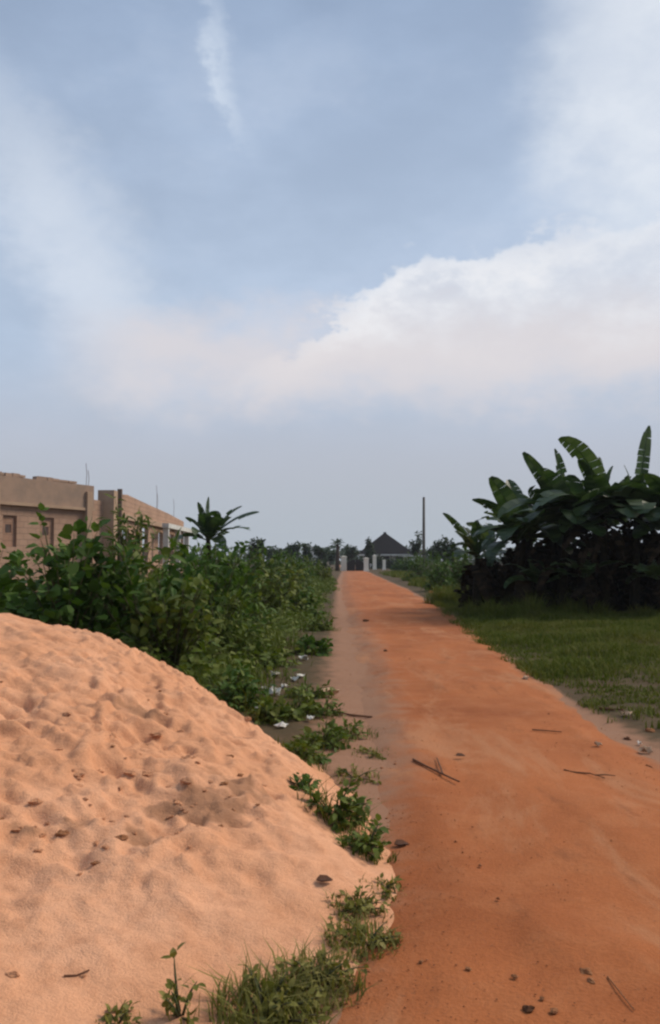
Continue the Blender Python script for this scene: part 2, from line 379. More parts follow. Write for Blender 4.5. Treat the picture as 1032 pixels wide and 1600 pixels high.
# ------------------------------------------------------------------ sand heap
E = [  # point on edge, inward normal angle (deg), slope
    ((0.30, 4.2), ((-0.20, 7.1)), 0.56), ((-0.20, 7.1), (-1.3, 9.3), 0.62), ((-1.3, 9.5), (-7, 9.7), 0.62), ((-5.45, 9.6), (-5.45, 1.2), 0.5),
    ((-8, 1.2), (-2.0, 1.6), 0.25), ((-2.0, 1.6), (-0.75, 2.55), 0.27), ((-0.75, 2.55), (0.30, 4.0), 0.26)]
dents = [(rng.uniform(-2.9, -0.1), rng.uniform(3.6, 7.2), rng.uniform(0.05, 0.13), rng.uniform(0.008, 0.026)) for _ in range(130)]
dents += [(-1.15 + rng.normal(0, 0.28), 5.35 + rng.normal(0, 0.22), rng.uniform(0.04, 0.08), rng.uniform(0.015, 0.035)) for _ in range(22)]
dents += [(-1.65 + rng.normal(0, 0.16), 4.95 + rng.normal(0, 0.2), rng.uniform(0.04, 0.08), rng.uniform(0.015, 0.03)) for _ in range(12)]
def heap_h(x, y, detail=True):
    x = np.asarray(x, dtype=float); y = np.asarray(y, dtype=float)
    wx = x + fbm(x * 0.8, y * 0.8, 41, 3) * 0.4 + fbm(x * 3.1, y * 3.1, 45, 3) * 0.22; wy = y + fbm(x * 0.8 + 9, y * 0.8, 43, 3) * 0.4
    k = 7.0; acc = np.exp(-k * 1.13) * np.ones_like(x)
    for (a, b, sl) in E:
        dxx, dyy = b[0] - a[0], b[1] - a[1]; L = math.hypot(dxx, dyy)
        d = -((wx - a[0]) * dyy - (wy - a[1]) * dxx) / L          # inside is to the left of a -> b
        acc = acc + np.exp(-k * np.clip(d * sl, -1.0, 3.0))
    z = -np.log(acc) / k + 0.10
    ins = np.clip(z * 4, 0, 1)
    z = z + ins * (fbm(x * 1.1, y * 1.1, 51, 4) * 0.14 + fbm(x * 5.5, y * 5.5, 57, 4) * 0.032)
    z = np.where(z > 0, z * z / (z + 0.06) + 0.012 * np.clip(z * 30, 0, 1), z)     # toe feathers out
    if detail:
        ins2 = np.clip((z - .03) * 8, 0, 1)
        band = np.clip(1.25 - np.abs(z - 0.55) / 0.45, 0.15, 1)               # crumbled, trodden belt half way up
        for sc, am, sd in ((2.2, .030, 90), (3.8, .026, 91), (7.5, .026, 93), (15.0, .015, 95), (27.0, .007, 96)):
            q = fbm(x * sc + 3 * fbm(x * 2, y * 2, 97, 2), y * sc, sd, 2)
            z = z + ins2 * band * am * np.clip((q - 0.02) / 0.05, 0, 1)            # slabs with sharp broken edges
        for (cx, cy, rr, dp) in dents:
            q = ((x - cx) ** 2 + (y - cy) ** 2 * 1.3) / rr ** 2
            z = z - ins * dp * (np.exp(-q * q) - 0.18 * np.exp(-(np.sqrt(q) - 1.5) ** 2 * 4))
    return z
def surf(x, y):
    return max(rz_(x, y), float(gh(x, y)) + float(heap_h(np.array([x]), np.array([y]))[0]))
def on_heap(px, py):
    """first point of the heap or ground seen at this spot of the photograph"""
    v = cam.rotation_euler.to_matrix() @ Vector((px - 516, 800 - py, -FPX)); v.normalize()
    t = np.arange(2.0, 40, 0.02)
    x = v.x * t; y = v.y * t; z = CAM_H + v.z * t
    g = np.maximum(gh(x, y), gh(x, y) + heap_h(x, y, False))
    k = np.argmax(z < g)
    return float(x[k]), float(y[k])
PATCH = [((340, 1258), .40, .24), (((165, 1312)), .26, .22), ((270, 1265), .22, .16), ((395, 1160), .22, .22), ((410, 1245), .2, .16), ((230, 1115), .25, .2), ((60, 1300), .25, .15)]
PATCH = [(*on_heap(*c), a, b) for c, a, b in PATCH]
for (cx, cy, a, b) in PATCH:
    dents += [(cx + rng.normal(0, a * .7), cy + rng.normal(0, b * .9), rng.uniform(.035, .075), rng.uniform(.010, .024)) for _ in range(10)]
X, Y, F = grid(np.arange(-5.7, 0.75, 0.018), np.arange(1.3, 10.0, 0.018))
Z = heap_h(X, Y); G = gh(X, Y)
keep = Z > -0.07
damp = sum(np.exp(-((X - cx) / a) ** 2 - ((Y - cy) / b) ** 2) for cx, cy, a, b in PATCH)
damp = np.clip(np.clip(damp, 0, 1) * (0.42 + 3.4 * fbm(X * 6, Y * 6, 99, 4)) + 1.1 * np.clip(fbm(X * 3.2, Y * 3.2, 98, 4) - .09, 0, 1) * np.clip((Y - 4) / 1.0, 0, 1), 0, 1)
F = F[keep[F].all(axis=1)]
used = np.zeros(len(X), bool); used[F.ravel()] = True
remap = np.cumsum(used) - 1
heap_obj = mesh_obj('sand_heap', np.stack([X, Y, G + np.where(Z < 0, Z * 1.0, Z)], -1)[used], remap[F], 'sand', smooth=True, attr=damp[used])
tag(heap_obj, 'large smooth heap of orange building sand filling the left foreground', 'sand heap')
def lump(name, x, y, size, mat, label=None, cat=None, group=None, parent=None, flat=0.6, seed=0, sink=0.3, z=None):
    """irregular clod: a squashed, knobbly, many-sided lump"""
    rg = np.random.default_rng(seed + 100)
    V = []; F = []; nu, nv = 8, 5
    stretch = rg.uniform(0.75, 1.35); ph = rg.uniform(0, 6.28)
    for j in range(nv):
        th = math.pi * (j + 0.5) / nv
        for i_ in range(nu):
            a = 2 * math.pi * i_ / nu
            k = size * rg.uniform(0.55, 1.25)
            px, py = math.sin(th) * math.cos(a) * k * stretch, math.sin(th) * math.sin(a) * k / stretch
            V.append((px * math.cos(ph) - py * math.sin(ph), px * math.sin(ph) + py * math.cos(ph), math.cos(th) * k * flat))
    for j in range(nv - 1):
        for i_ in range(nu):
            i2 = (i_ + 1) % nu
            F.append((j * nu + i_, (j + 1) * nu + i_, (j + 1) * nu + i2, j * nu + i2))
    F.append(tuple(range(nu))); F.append(tuple(reversed(range((nv - 1) * nu, nv * nu))))
    zz = surf(x, y) if z is None else z
    o = mesh_obj(name, V, F, mat, parent, (x, y, zz + size * flat * (1 - sink) * 0.6))
    return tag(o, label, cat, group)
clod_spots = [(190, 1080), (105, 1138), (232, 1098), (260, 1126), (42, 1110), (228, 1170), (92, 1175), (195, 1200), (300, 1205), (308, 1212), (360, 1185), (410, 1232),
              (300, 1262), (285, 1270), (320, 1245), (350, 1240), (270, 1280), (160, 1290), (175, 1285), (150, 1318), (190, 1322), (165, 1340), (65, 1312), (60, 1335),
              (278, 1310), (345, 1300), (125, 1370), (420, 1250), (75, 1280), (120, 1250), (5, 1277), (240, 1330), (130, 1530), (20, 1530), (385, 1130), (250, 1085),
              (210, 1310), (330, 1232), (255, 1315), (140, 1265), (375, 1215), (225, 1225)]
for k in range(40): clod_spots.append((random.gauss(230, 120), random.gauss(1245, 65)))
for k, (px, py) in enumerate(clod_spots):
    x, y = on_heap(px, py)
    lump('clod', x, y, random.choice((.012, .014, .018, .022, .034)), 'damp_sand' if k % 5 else 'clod_soil', parent=heap_obj, seed=k, flat=0.42, sink=1.0)

# ------------------------------------------------------------------ leaves
LT = np.array([(0, 0, 0), (0.28, 0.40, 0.06), (0.28, 0, 0), (0.28, -0.40, 0.06), (0.68, 0.33, 0.0), (0.68, 0, -0.05), (0.68, -0.33, 0.0), (1, 0, -0.16)])
LF = np.array([(0, 2, 1), (0, 3, 2), (1, 5, 4), (1, 2, 5), (2, 6, 5), (2, 3, 6), (4, 5, 7), (5, 6, 7)])
def unit(a): return a / np.maximum(np.linalg.norm(a, axis=-1, keepdims=True), 1e-9)
def leaf_arrays(P, T, N, L, W):
    """P base points, T leaf direction, N leaf normal, L length, W width ratio"""
    T = unit(T); B = unit(np.cross(N, T)); N = np.cross(T, B)
    L = L[:, None, None]
    V = P[:, None, :] + LT[None, :, 0:1] * L * T[:, None, :] + LT[None, :, 1:2] * L * W[:, None, None] * B[:, None, :] + LT[None, :, 2:3] * L * N[:, None, :]
    F = (LF[None] + (np.arange(len(P)) * 8)[:, None, None]).reshape(-1, 3)
    return V.reshape(-1, 3), F
def plant(name, label, cat, x, y, h, r, twigs=46, per=14, leaf=0.13, mat='shrub_leaf', seed=1, group=None, trunk=0.0, depth=None, z=None, ratio=1.0,
          part='foliage', bare='stems', bark='stem_green', lobes=0, narrow=0.85, droop=0.25):
    """bush or tree: twigs fan out from a base or trunk top, leaves along the outer part of each"""
    rg = np.random.default_rng(seed)
    zz = surf(x, y) if z is None else z
    root = empty(name, (x, y, zz), label, cat, group)
    mb = MB(); rb = depth or r; H = h - trunk
    if trunk > 0:
        lean = rg.normal(0, 0.04, 2) * trunk; R0 = max(0.05, 0.035 * h)
        mb.tube([(0, 0, -0.1), (lean[0] * .4, lean[1] * .4, trunk * .45), (lean[0], lean[1], trunk), (lean[0] * 1.1, lean[1] * 1.1, trunk + H * .5)], [R0, R0 * .8, R0 * .65, R0 * .3], 7)
    LP = []; LTn = []; LN = []; LL = []
    lob = [(rg.uniform(-.55, .55), rg.uniform(-.55, .55), rg.uniform(.25, .85), rg.uniform(.3, .5)) for _ in range(lobes)]
    for t in range(twigs):
        if lobes:
            lx, ly, lz, lr = lob[t % lobes]; d = unit(rg.normal(0, 1, 3)); d[2] = abs(d[2]) * .9 - .15
            e = np.array([(lx + d[0] * lr) * r, (ly + d[1] * lr) * rb, trunk + (lz + d[2] * lr * .9) * H])
            s0 = np.array([lx * r * .3, ly * rb * .3, trunk + lz * H * .3])
        else:
            a = rg.uniform(0, 2 * math.pi); cz = rg.uniform(-0.05, 1.0) ** 1.0; k = rg.uniform(0.72, 1.12)
            q = math.sqrt(max(0, 1 - max(cz, 0) ** 2 * 0.9))
            e = np.array([math.cos(a) * r * q * k, math.sin(a) * rb * q * k, trunk + max(0.06, cz * k) * H])
            s0 = np.array([e[0] * .12, e[1] * .12, trunk * 0.97 + rg.uniform(0, .25) * e[2] * (trunk == 0)])
        mid = (s0 + e) / 2 + np.array([0, 0, 0.18 * np.linalg.norm(e - s0)]) + rg.normal(0, 0.05, 3) * r
        rt = 0.006 * (h ** .7) + 0.003
        u = np.linspace(0, 1, 5)[:, None]
        cv = (1 - u) ** 2 * s0 + 2 * u * (1 - u) * mid + u ** 2 * e
        mb.tube(cv, [rt * 1.4, rt * 1.2, rt, rt * .7, rt * .3], 3)
        u = np.clip(rg.uniform(0.30, 1.02, per), 0, 1)[:, None]
        P = (1 - u) ** 2 * s0 + 2 * u * (1 - u) * mid + u ** 2 * e
        tang = unit(2 * (1 - u) * (mid - s0) + 2 * u * (e - mid))
        side = unit(rg.normal(0, 1, (per, 3)))
        LP.append(P + side * leaf * .3); LTn.append(tang * .6 + side * 0.9 + np.array([0, 0, -droop])); LN.append(np.array([0, 0, 1.0]) + rg.normal(0, .45, (per, 3)) + tang * .3)
        LL.append(leaf * rg.uniform(0.55, 1.3, per))
    mb.build(bare, bark, root, smooth=True)
    P = np.concatenate(LP); L = np.concatenate(LL)
    P[:, 2] = np.maximum(P[:, 2], 0.02)
    V, F = leaf_arrays(P, np.concatenate(LTn), np.concatenate(LN), L, np.full(len(P), narrow) * rg.uniform(.8, 1.2, len(P)))
    V[:, 2] = np.maximum(V[:, 2], 0.0)
    mesh_obj(part, V, F, mat, root)
    return root
def blades(xs, ys, hs, ws, rg, lean=0.45):
    n = len(xs); a = rg.uniform(0, 2 * math.pi, n); ln = rg.uniform(0.1, lean, n) * hs
    z0 = gh(xs, ys)
    dx, dy = np.cos(a), np.sin(a); wx, wy = -dy * ws / 2, dx * ws / 2
    V = np.stack([np.stack([xs - wx, ys - wy, z0 - .01], -1), np.stack([xs + wx, ys + wy, z0 - .01], -1),
                  np.stack([xs - wx * .8 + dx * ln * .35, ys - wy * .8 + dy * ln * .35, z0 + hs * .55], -1), np.stack([xs + wx * .8 + dx * ln * .35, ys + wy * .8 + dy * ln * .35, z0 + hs * .55], -1),
                  np.stack([xs + dx * ln, ys + dy * ln, z0 + hs * rg.uniform(.75, 1, n)], -1)], 1)
    F = (np.array([(0, 1, 3), (0, 3, 2), (2, 3, 4)])[None] + (np.arange(n) * 5)[:, None, None]).reshape(-1, 3)
    return V.reshape(-1, 3), F

# grass on the right of the road, in front of the bananas
rg = np.random.default_rng(5)
n = 260000
gx = rg.uniform(2.7, 13, n); gy = 8.4 + (rg.uniform(0, 1, n) ** 1.25) * 24
_, rr = road_edges(gy)
den = fbm(gx * 0.9, gy * 0.9, 61, 4) * 3.0 + fbm(gx * 5, gy * 5, 62, 2) * 1.2 + np.clip((gx - rr + 0.45) / 0.8, 0, 1) * np.clip((gy - 9.3) / 3.5, 0, 1) * 1.05
ok = (gx > rr - 0.4) & (den > rg.uniform(0.15, 0.75, n)) & (gx < 0.42 * gy + 2)
gx, gy = gx[ok], gy[ok]
V, F = blades(gx, gy, rg.uniform(0.03, 0.12, len(gx)) * (0.5 + 5.0 * np.clip(fbm(gx * .9, gy * .9, 71, 4) + .08, 0, 1)) * (1 + 3.0 * np.clip((gy - 21.0) / 3, 0, 1) * np.clip(.5 + 3 * fbm(gx * 1.7, gy * .5, 73, 3), 0, 1.4)), rg.uniform(0.008, 0.017, len(gx)), rg, 1.3)
tag(mesh_obj('grass', V, F, 'grass_blade'), 'short dark grass right of the road in front of the bananas', kind='stuff')
n = 26000; g2x = rg.uniform(4.0, 11, n); g2y = 27 + rg.uniform(0, 1, n) * 70; _, r2 = road_edges(g2y)
ok = (g2x > r2 + .5 + 1.2 * vnoise(g2y * .3, g2y * 0, 5)) & (fbm(g2x * .5, g2y * .3, 83, 3) > -.12); g2x, g2y = g2x[ok], g2y[ok]
V, F = blades(g2x, g2y, rg.uniform(.08, .45, len(g2x)), rg.uniform(.03, .06, len(g2x)), rg, 1.0)
tag(mesh_obj('verge_grass', V, F, 'grass_blade'), 'rough green verge right of the far road, beyond the bananas', kind='stuff')
# undergrowth on the left of the road: blades and small broad leaves
n = 90000
gx = rg.uniform(-9, 0.5, n); gy = 8.4 + (rg.uniform(0, 1, n) ** 1.6) * 60
ll, _ = road_edges(gy)
edge_d = np.clip((ll - np.interp(gy, [8, 18, 26, 70], [.6, .6, .2, -.1]) - gx + fbm(gx * 0, gy * 0.7, 67, 3) * 1.3) / 0.8, 0, 1)
ok = (fbm(gx * 0.9, gy * 0.9, 65, 3) * 1.3 + edge_d > rg.uniform(0.25, 0.95, n)) & (heap_h(gx, gy, False) < 0.02) & ((gx < -1.05 - .25 * np.sin(gy * 2.1)) | (gy > 14.5) | (rg.uniform(0, 1, n) < .26))
gx, gy = gx[ok], gy[ok]; q = np.clip((ll[ok] - gx) / 1.1, .2, 1.6) * np.clip(.7 + 2.5 * fbm(gx * 1.3, gy * 1.3, 69, 3), .3, 1.8)
hb = rg.uniform(0.08, 0.40, len(gx)) * q * np.interp(gy, [8, 25, 60], [1, 1, 1.5])
V, F = blades(gx, gy, hb, rg.uniform(0.010, 0.020, len(gx)) * np.interp(gy, [8, 25, 60], [1, 1, 2.5]), rg, 1.1)
sel = rg.uniform(0, 1, len(gx)) < .6; m_ = int(sel.sum())
P = np.stack([gx[sel], gy[sel], gh(gx[sel], gy[sel]) + rg.uniform(.02, .38, m_) * q[sel]], -1)
V2, F2 = leaf_arrays(P, rg.normal(0, 1, (m_, 3)) * np.array([1, 1, .3]), rg.normal(0, .4, (m_, 3)) + np.array([0, 0, 1.0]), rg.uniform(.05, .13, m_), np.full(m_, .8))
V2[:, 2] = np.maximum(V2[:, 2], gh(V2[:, 0], V2[:, 1]))
tag(mesh_obj('undergrowth', np.concatenate([V, V2]), np.concatenate([F, F2 + len(V)]), 'shrub_leaf_yellow'), 'low green undergrowth along the left verge of the road', kind='stuff')

# ------------------------------------------------------------------ shrubs left of the road
SH = [  # x, y, h, r, twigs, leaf, mat, label
    (-4.75, 11.9, 1.72, 1.05, 75, .16, 'shrub_leaf', 'broad-leaved dark shrub at the left picture edge behind the sand heap'),
    (-3.40, 11.5, 2.0, .85, 80, .17, 'shrub_leaf', 'tallest peaked shrub rising behind the crest of the sand heap'),
    (-2.45, 11.7, 1.75, 0.90, 75, .16, 'shrub_leaf', 'dark shrub behind the upper right shoulder of the sand heap'),
    (-1.95, 11.0, 1.30, 0.72, 75, .13, 'shrub_leaf_yellow', 'yellow-green shrub leaning over the right slope of the sand heap'),
    (-1.60, 12.9, 0.95, 0.60, 55, .11, 'shrub_leaf_yellow', 'low yellow-green shrub nearest the littered bare patch'),
    (-6.10, 15.6, 1.85, 1.30, 70, .18, 'shrub_leaf', 'shrub in front of the left end of the unfinished wall'),
    (-4.60, 15.8, 1.75, 1.20, 70, .17, 'shrub_leaf', 'shrub in front of the middle of the unfinished wall'),
    (-3.10, 15.5, 1.75, 1.15, 75, .16, 'shrub_leaf_yellow', 'olive shrub below the corner pier of the unfinished building'),
    (-1.95, 15.2, 1.80, 1.00, 80, .14, 'shrub_leaf', 'upright green shrub in front of the left banana plant'),
    (-1.75, 16.4, 1.05, 0.70, 60, .12, 'shrub_leaf_yellow', 'yellow-green shrub at the road verge beside the white scraps'),
    (-4.85, 21.5, 2.95, .70, 70, .17, 'shrub_leaf_yellow', 'tall yellowish bush in front of the building corner pier'),
    (-2.90, 21.5, 2.25, 1.30, 75, .16, 'shrub_leaf', 'bush at the foot of the left banana plant'),
    (-1.45, 22.0, 1.55, 1.05, 70, .14, 'shrub_leaf_yellow', 'rounded bush right of the left banana plant by the verge'),
    (-0.85, 23.5, 0.90, 0.60, 46, .12, 'shrub_leaf', 'small dark bush hugging the left edge of the road'),
    (-2.90, 31.0, 2.15, 1.70, 80, .17, 'shrub_leaf', 'wide bush behind the rounded verge bush'),
    (-1.60, 33.0, 1.50, 1.20, 70, .15, 'shrub_leaf_yellow', 'mid-distance bush on the left side of the road'),
    (-2.30, 46.0, 2.05, 1.80, 80, .2, 'shrub_leaf', 'far bush left of the road below the pale far wall'),
    (-1.10, 58.0, 1.50, 1.30, 60, .2, 'shrub_leaf_yellow', 'far low bush touching the left edge of the road'),
    (-1.80, 80.0, 1.9, 2.0, 60, .28, 'far_leaf', 'farthest verge bush left of the cream gate pillar'),
]
for k, (x, y, h, r, tw, lf, mt, lb) in enumerate(SH):
    nw = (.85, 1.0, .5, .8, .42, .95)[k % 6]
    plant('shrub', lb, 'shrub', x, y, h, r, tw + (14 if nw < .6 else 0), 19 if nw < .6 else 16, lf * (1.25 if nw < .6 else 1), mt, seed=k + 11, group='shrubs left of the road', narrow=nw, droop=.6 if nw < .6 else .25)

# ------------------------------------------------------------------ banana plants
def banana_leaf(parent, name, base, azd, eld, L, W, curl, fold=25, mat='banana_leaf', seg=14, torn=0.25, rg=None, twist=0.0):
    """arching paddle leaf: midrib tube plus torn half blades on each side; azd clockwise from +Y, eld degrees above level, curl total droop"""
    rg = rg or rng
    p = Vector(base); e = R(eld); a = R(azd); mid = [p.copy()]; dirs = []
    st = L / seg
    for i_ in range(seg):
        d = Vector((math.sin(a) * math.cos(e), math.cos(a) * math.cos(e), math.sin(e))); dirs.append(d)
        p = p + d * st; mid.append(p.copy()); e -= R(curl) / seg * (0.4 + 1.2 * i_ / seg)
    dirs.append(dirs[-1])
    V = []; F = []
    for s in (-1, 1):
        sag = 0.0
        for i_ in range(2, seg):
            if rg.uniform() < torn: sag = rg.uniform(-0.1, 0.75) * (1 if torn > 0 else 0)
            quad = []
            gap = 0.10 if rg.uniform() < torn * 1.4 else 0.0
            for j, tt in ((i_, 0.0), (i_ + 1, 1.0)):
                t = j / seg; wdt = W / 2 * min(1, ((t - .10) / .18)) ** .6 * math.sqrt(max(0.0, 1 - max(0, (t - .45) / .56) ** 2.2))
                d = dirs[j]; sd = d.cross(Vector((0, 0, 1)))
                if sd.length < .05: sd = Vector((math.cos(a), -math.sin(a), 0))
                sd.normalize(); up = sd.cross(d)
                if twist: q = Matrix.Rotation(R(twist), 3, d); sd = q @ sd; up = q @ up
                ang = R(fold) - sag
                o = sd * s * math.cos(ang) + up * math.sin(ang)
                g = gap * (1 if tt else 0) * st
                quad.append((mid[j], mid[j] + o * wdt - d * g))
            b = len(V); V += [quad[0][0], quad[1][0], quad[1][1], quad[0][1]]
            F.append((b, b + 1, b + 2, b + 3) if s < 0 else (b + 3, b + 2, b + 1, b))
    mb = MB(); mb.add(V, F)
    mb.tube(mid[::2] if len(mid) % 2 else mid[::2] + [mid[-1]], [0.022 * (1 - .8 * k / (seg / 2)) + .003 for k in range(len(mid[::2] if len(mid) % 2 else mid[::2] + [mid[-1]]))], 5)
    return mb.build(name, mat, parent)
def banana(label, x, y, H, leaves, seed, dead=7, group='banana plants right of the road', stemr=0.13, tips=()):
    """leaves: list of (azimuth, elevation, length, width, curl[, twist]) or a number of random ones; tips: leaves aimed at a spot"""
    rg = np.random.default_rng(seed)
    z = surf(x, y); root = empty('banana_plant', (x, y, z), label, 'banana plant', group)
    mb = MB(); lean = rg.normal(0, .05, 2)
    mb.tube([(lean[0] * k * H, lean[1] * k * H, H * k - .05) for k in (0, .25, .5, .75, 1.0)], [stemr * q for q in (1.15, 1, .9, .75, .5)], 9)
    mb.build('pseudostem', 'banana_stem', root, smooth=True)
    topp = Vector((lean[0] * H, lean[1] * H, H - .15))
    if isinstance(leaves, int):
        n = leaves; o = rg.uniform(0, 360)
        leaves = [(o + k * 137.5 + rg.uniform(-15, 15), 82 - 75 * (k / n) + rg.uniform(-8, 8), rg.uniform(1.4, 2.0), rg.uniform(.45, .7), rg.uniform(30, 90)) for k in range(n)]
    leaves = list(leaves)
    for (px, py, Yt, W, curl, tw) in tips:                       # tip at the given spot, Yt metres in front of the camera
        v = Vector((at(px, Yt), Yt, zt(py, Yt))) - Vector((x, y, z)) - topp
        L = v.length * (1 + (curl / 200.0) ** 2)
        leaves.append((math.degrees(math.atan2(v.x, v.y)), math.degrees(math.asin(v.z / v.length)) + .44 * curl, L, W, curl, tw))
    for lf in leaves:
        banana_leaf(root, 'leaf', topp, *lf[:5], torn=rg.uniform(.1, .4), rg=rg, twist=lf[5] if len(lf) > 5 else 0, fold=rg.uniform(5, 35))
    for k in range(dead):
        banana_leaf(root, 'dead_leaf', (topp[0], topp[1], H * rg.uniform(.55, .95)), rg.uniform(0, 360), rg.uniform(-35, 15), rg.uniform(1.1, 1.9) * min(1, H / 2.2), rg.uniform(.25, .55), rg.uniform(60, 120), mat='banana_dry_shaded', seg=10, torn=.5, rg=rg, fold=-10)
    return root
def at(px, Y): return (px - 516.0) * Y / FPX
def zt(py, Y): return CAM_H + (874.0 - py) * Y / FPX
lowfill = lambda sd: [(a + sd * 23 % 40, e, l_, w_, c_) for a, e, l_, w_, c_ in ((-150, 30, 1.9, .8, 95), (165, 28, 1.9, .85, 95), (-105, 34, 1.8, .75, 90), (-170, 50, 1.8, .8, 100), (115, 35, 1.8, .7, 90), (140, 8, 1.7, .8, 70), (-130, 6, 1.7, .8, 70), (20, 40, 1.5, .5, 70))]
BP = [
    ('leftmost small banana plant of the grove, one leaf reaching out flat over the verge', 4.45, 27.0, 1.7, [(-140, 30, 1.3, .5, 80), (170, 20, 1.3, .55, 70), (60, 60, 1.2, .4, 50)], 8,
     [(690, 806, 26.6, .24, 34, 50), (712, 838, 26, .35, 60, 0), (722, 826, 27.5, .4, 40, 20), (745, 815, 26.4, .4, 30, 30)]),
    ('banana plant with a blunt upright leaf at the left end of the grove', 5.35, 25.5, 2.25, lowfill(0), 13,
     [(764, 748, 25.2, .62, 22, 35), (737, 790, 25.0, .42, 50, 25), (792, 752, 26.0, .6, 25, -20), (748, 850, 24.3, .55, 75, 0), (818, 785, 25, .5, 20, 50), (770, 800, 24.6, .5, 40, 30)]),
    ('banana plant with a thin torn leaf tip standing above the left half of the grove', 6.35, 24.6, 2.7, lowfill(1), 13,
     [(817, 708, 24.3, .40, 14, 55), (866, 702, 24.8, .38, 16, 60), (842, 735, 24.0, .75, 26, 30), (896, 742, 24.2, .85, 20, 0), (790, 830, 23.2, .6, 80, 0), (826, 770, 24, .7, 40, 30), (915, 790, 24, .6, 40, -20)]),
    ('banana plant with a broad leaf arching to the left above the middle of the grove', 7.5, 24.2, 2.85, lowfill(2), 13,
     [(868, 702, 23.8, .66, 78, 25), (900, 722, 24.4, .6, 40, 30), (962, 728, 24, .42, 14, 50), (925, 745, 23.6, .8, 30, 20), (845, 822, 22.8, .6, 90, 0), (990, 775, 23.6, .6, 40, -20), (940, 716, 24.8, .5, 18, 60)]),
    ('banana plant with a single rolled leaf pointing steeply up at the right picture edge', 8.2, 24.0, 2.95, lowfill(3), 13,
     [(1019, 664, 24.0, .36, 6, 62), (975, 728, 24.3, .5, 24, 40), (1010, 742, 23.6, .8, 40, 10), (930, 800, 22.8, .65, 80, 0), (1045, 760, 24, .6, 40, 0)]),
    ('rightmost banana plant with leaves spreading past the picture edge', 9.4, 23.6, 2.7, lowfill(4), 13,
     [(905, 812, 22.6, .6, 62, 20), (1010, 745, 23.4, .65, 40, 20), (1045, 715, 23.8, .6, 20, 30), (1090, 740, 24, .7, 40, 0), (960, 770, 23, .6, 50, 25)]),
]
for k, (lb, x, y, H, lv, dd, tp) in enumerate(BP):
    banana(lb, x, y, H, lv, 200 + k, dd, tips=tp)
for k, (x, y, H) in enumerate([(5.9, 27.8, 2.1), (7.1, 27.2, 2.4), (8.3, 27.0, 2.6), (9.6, 26.8, 2.6), (6.9, 30.0, 2.3), (8.9, 30.0, 2.5), (10.6, 25.0, 2.6), (10.6, 29.0, 2.6), (5.2, 29.5, 1.8), (6.9, 26.4, 2.55), (8.0, 25.9, 2.75), (5.9, 26.6, 2.3)]):
    banana('banana plant in the dark rear of the grove, hidden behind the front row', x, y, H, 8, 300 + k, 8, group='banana plants in the rear of the grove')
for k, (lb, x, y, H) in enumerate([
        ('short banana sucker in front of the left half of the grove', 5.75, 24.6, 1.0), ('short banana sucker in front of the middle of the grove', 6.95, 23.7, 1.15),
        ('short banana sucker in front of the grove near the right picture edge', 8.6, 23.1, 1.1)]):
    banana(lb, x, y, H, [(a_ + k * 40, e_, 1.15, .42, 80) for a_, e_ in ((0, 70), (80, 50), (150, 40), (-140, 45), (-70, 55), (-110, 20))], 240 + k, 4, stemr=.09)
for k, (x, y, h, r, lb) in enumerate([  # filler bushes added to block light in the grove, shade in their leaf colour
        (5.0, 28.2, 1.4, .8, 'added shade-coloured low bush under the leftmost small banana plant'),
        (6.0, 26.9, 2.0, .95, 'added shade-coloured bush under the left end of the banana grove'),
        (7.2, 26.3, 2.2, 1.05, 'added shade-coloured bush under the middle of the banana grove'),
        (8.5, 26.0, 2.3, 1.05, 'added shade-coloured bush under the right part of the banana grove'),
        (9.8, 25.7, 2.3, 1.05, 'added shade-coloured low bush under the banana grove at the right picture edge')]):
    plant('shrub', lb, 'shrub', x, y, h, r, 110, 20, .24, 'banana_dry_shaded', seed=k + 80, group='added shade-coloured bushes under the bananas')
banana('banana plant rising behind the shrubs left of the road', -3.72, 28.0, 2.25, [(150, 10, 1.3, .5, 70), (190, 30, 1.3, .6, 70), (-110, 20, 1.3, .5, 70)], 41, 3, group='banana plant on the left',
       tips=[(308, 785, 28, .34, 10, 40), (327, 776, 28, .5, 14, 20), (340, 800, 27.6, .6, 30, 0), (380, 795, 27.8, .28, 34, 40), (406, 807, 27.6, .34, 42, 30), (288, 812, 28, .34, 40, 20), (390, 838, 27.2, .45, 60, 0), (318, 806, 27.4, .6, 40, 10), (360, 815, 27.2, .55, 60, 0)])

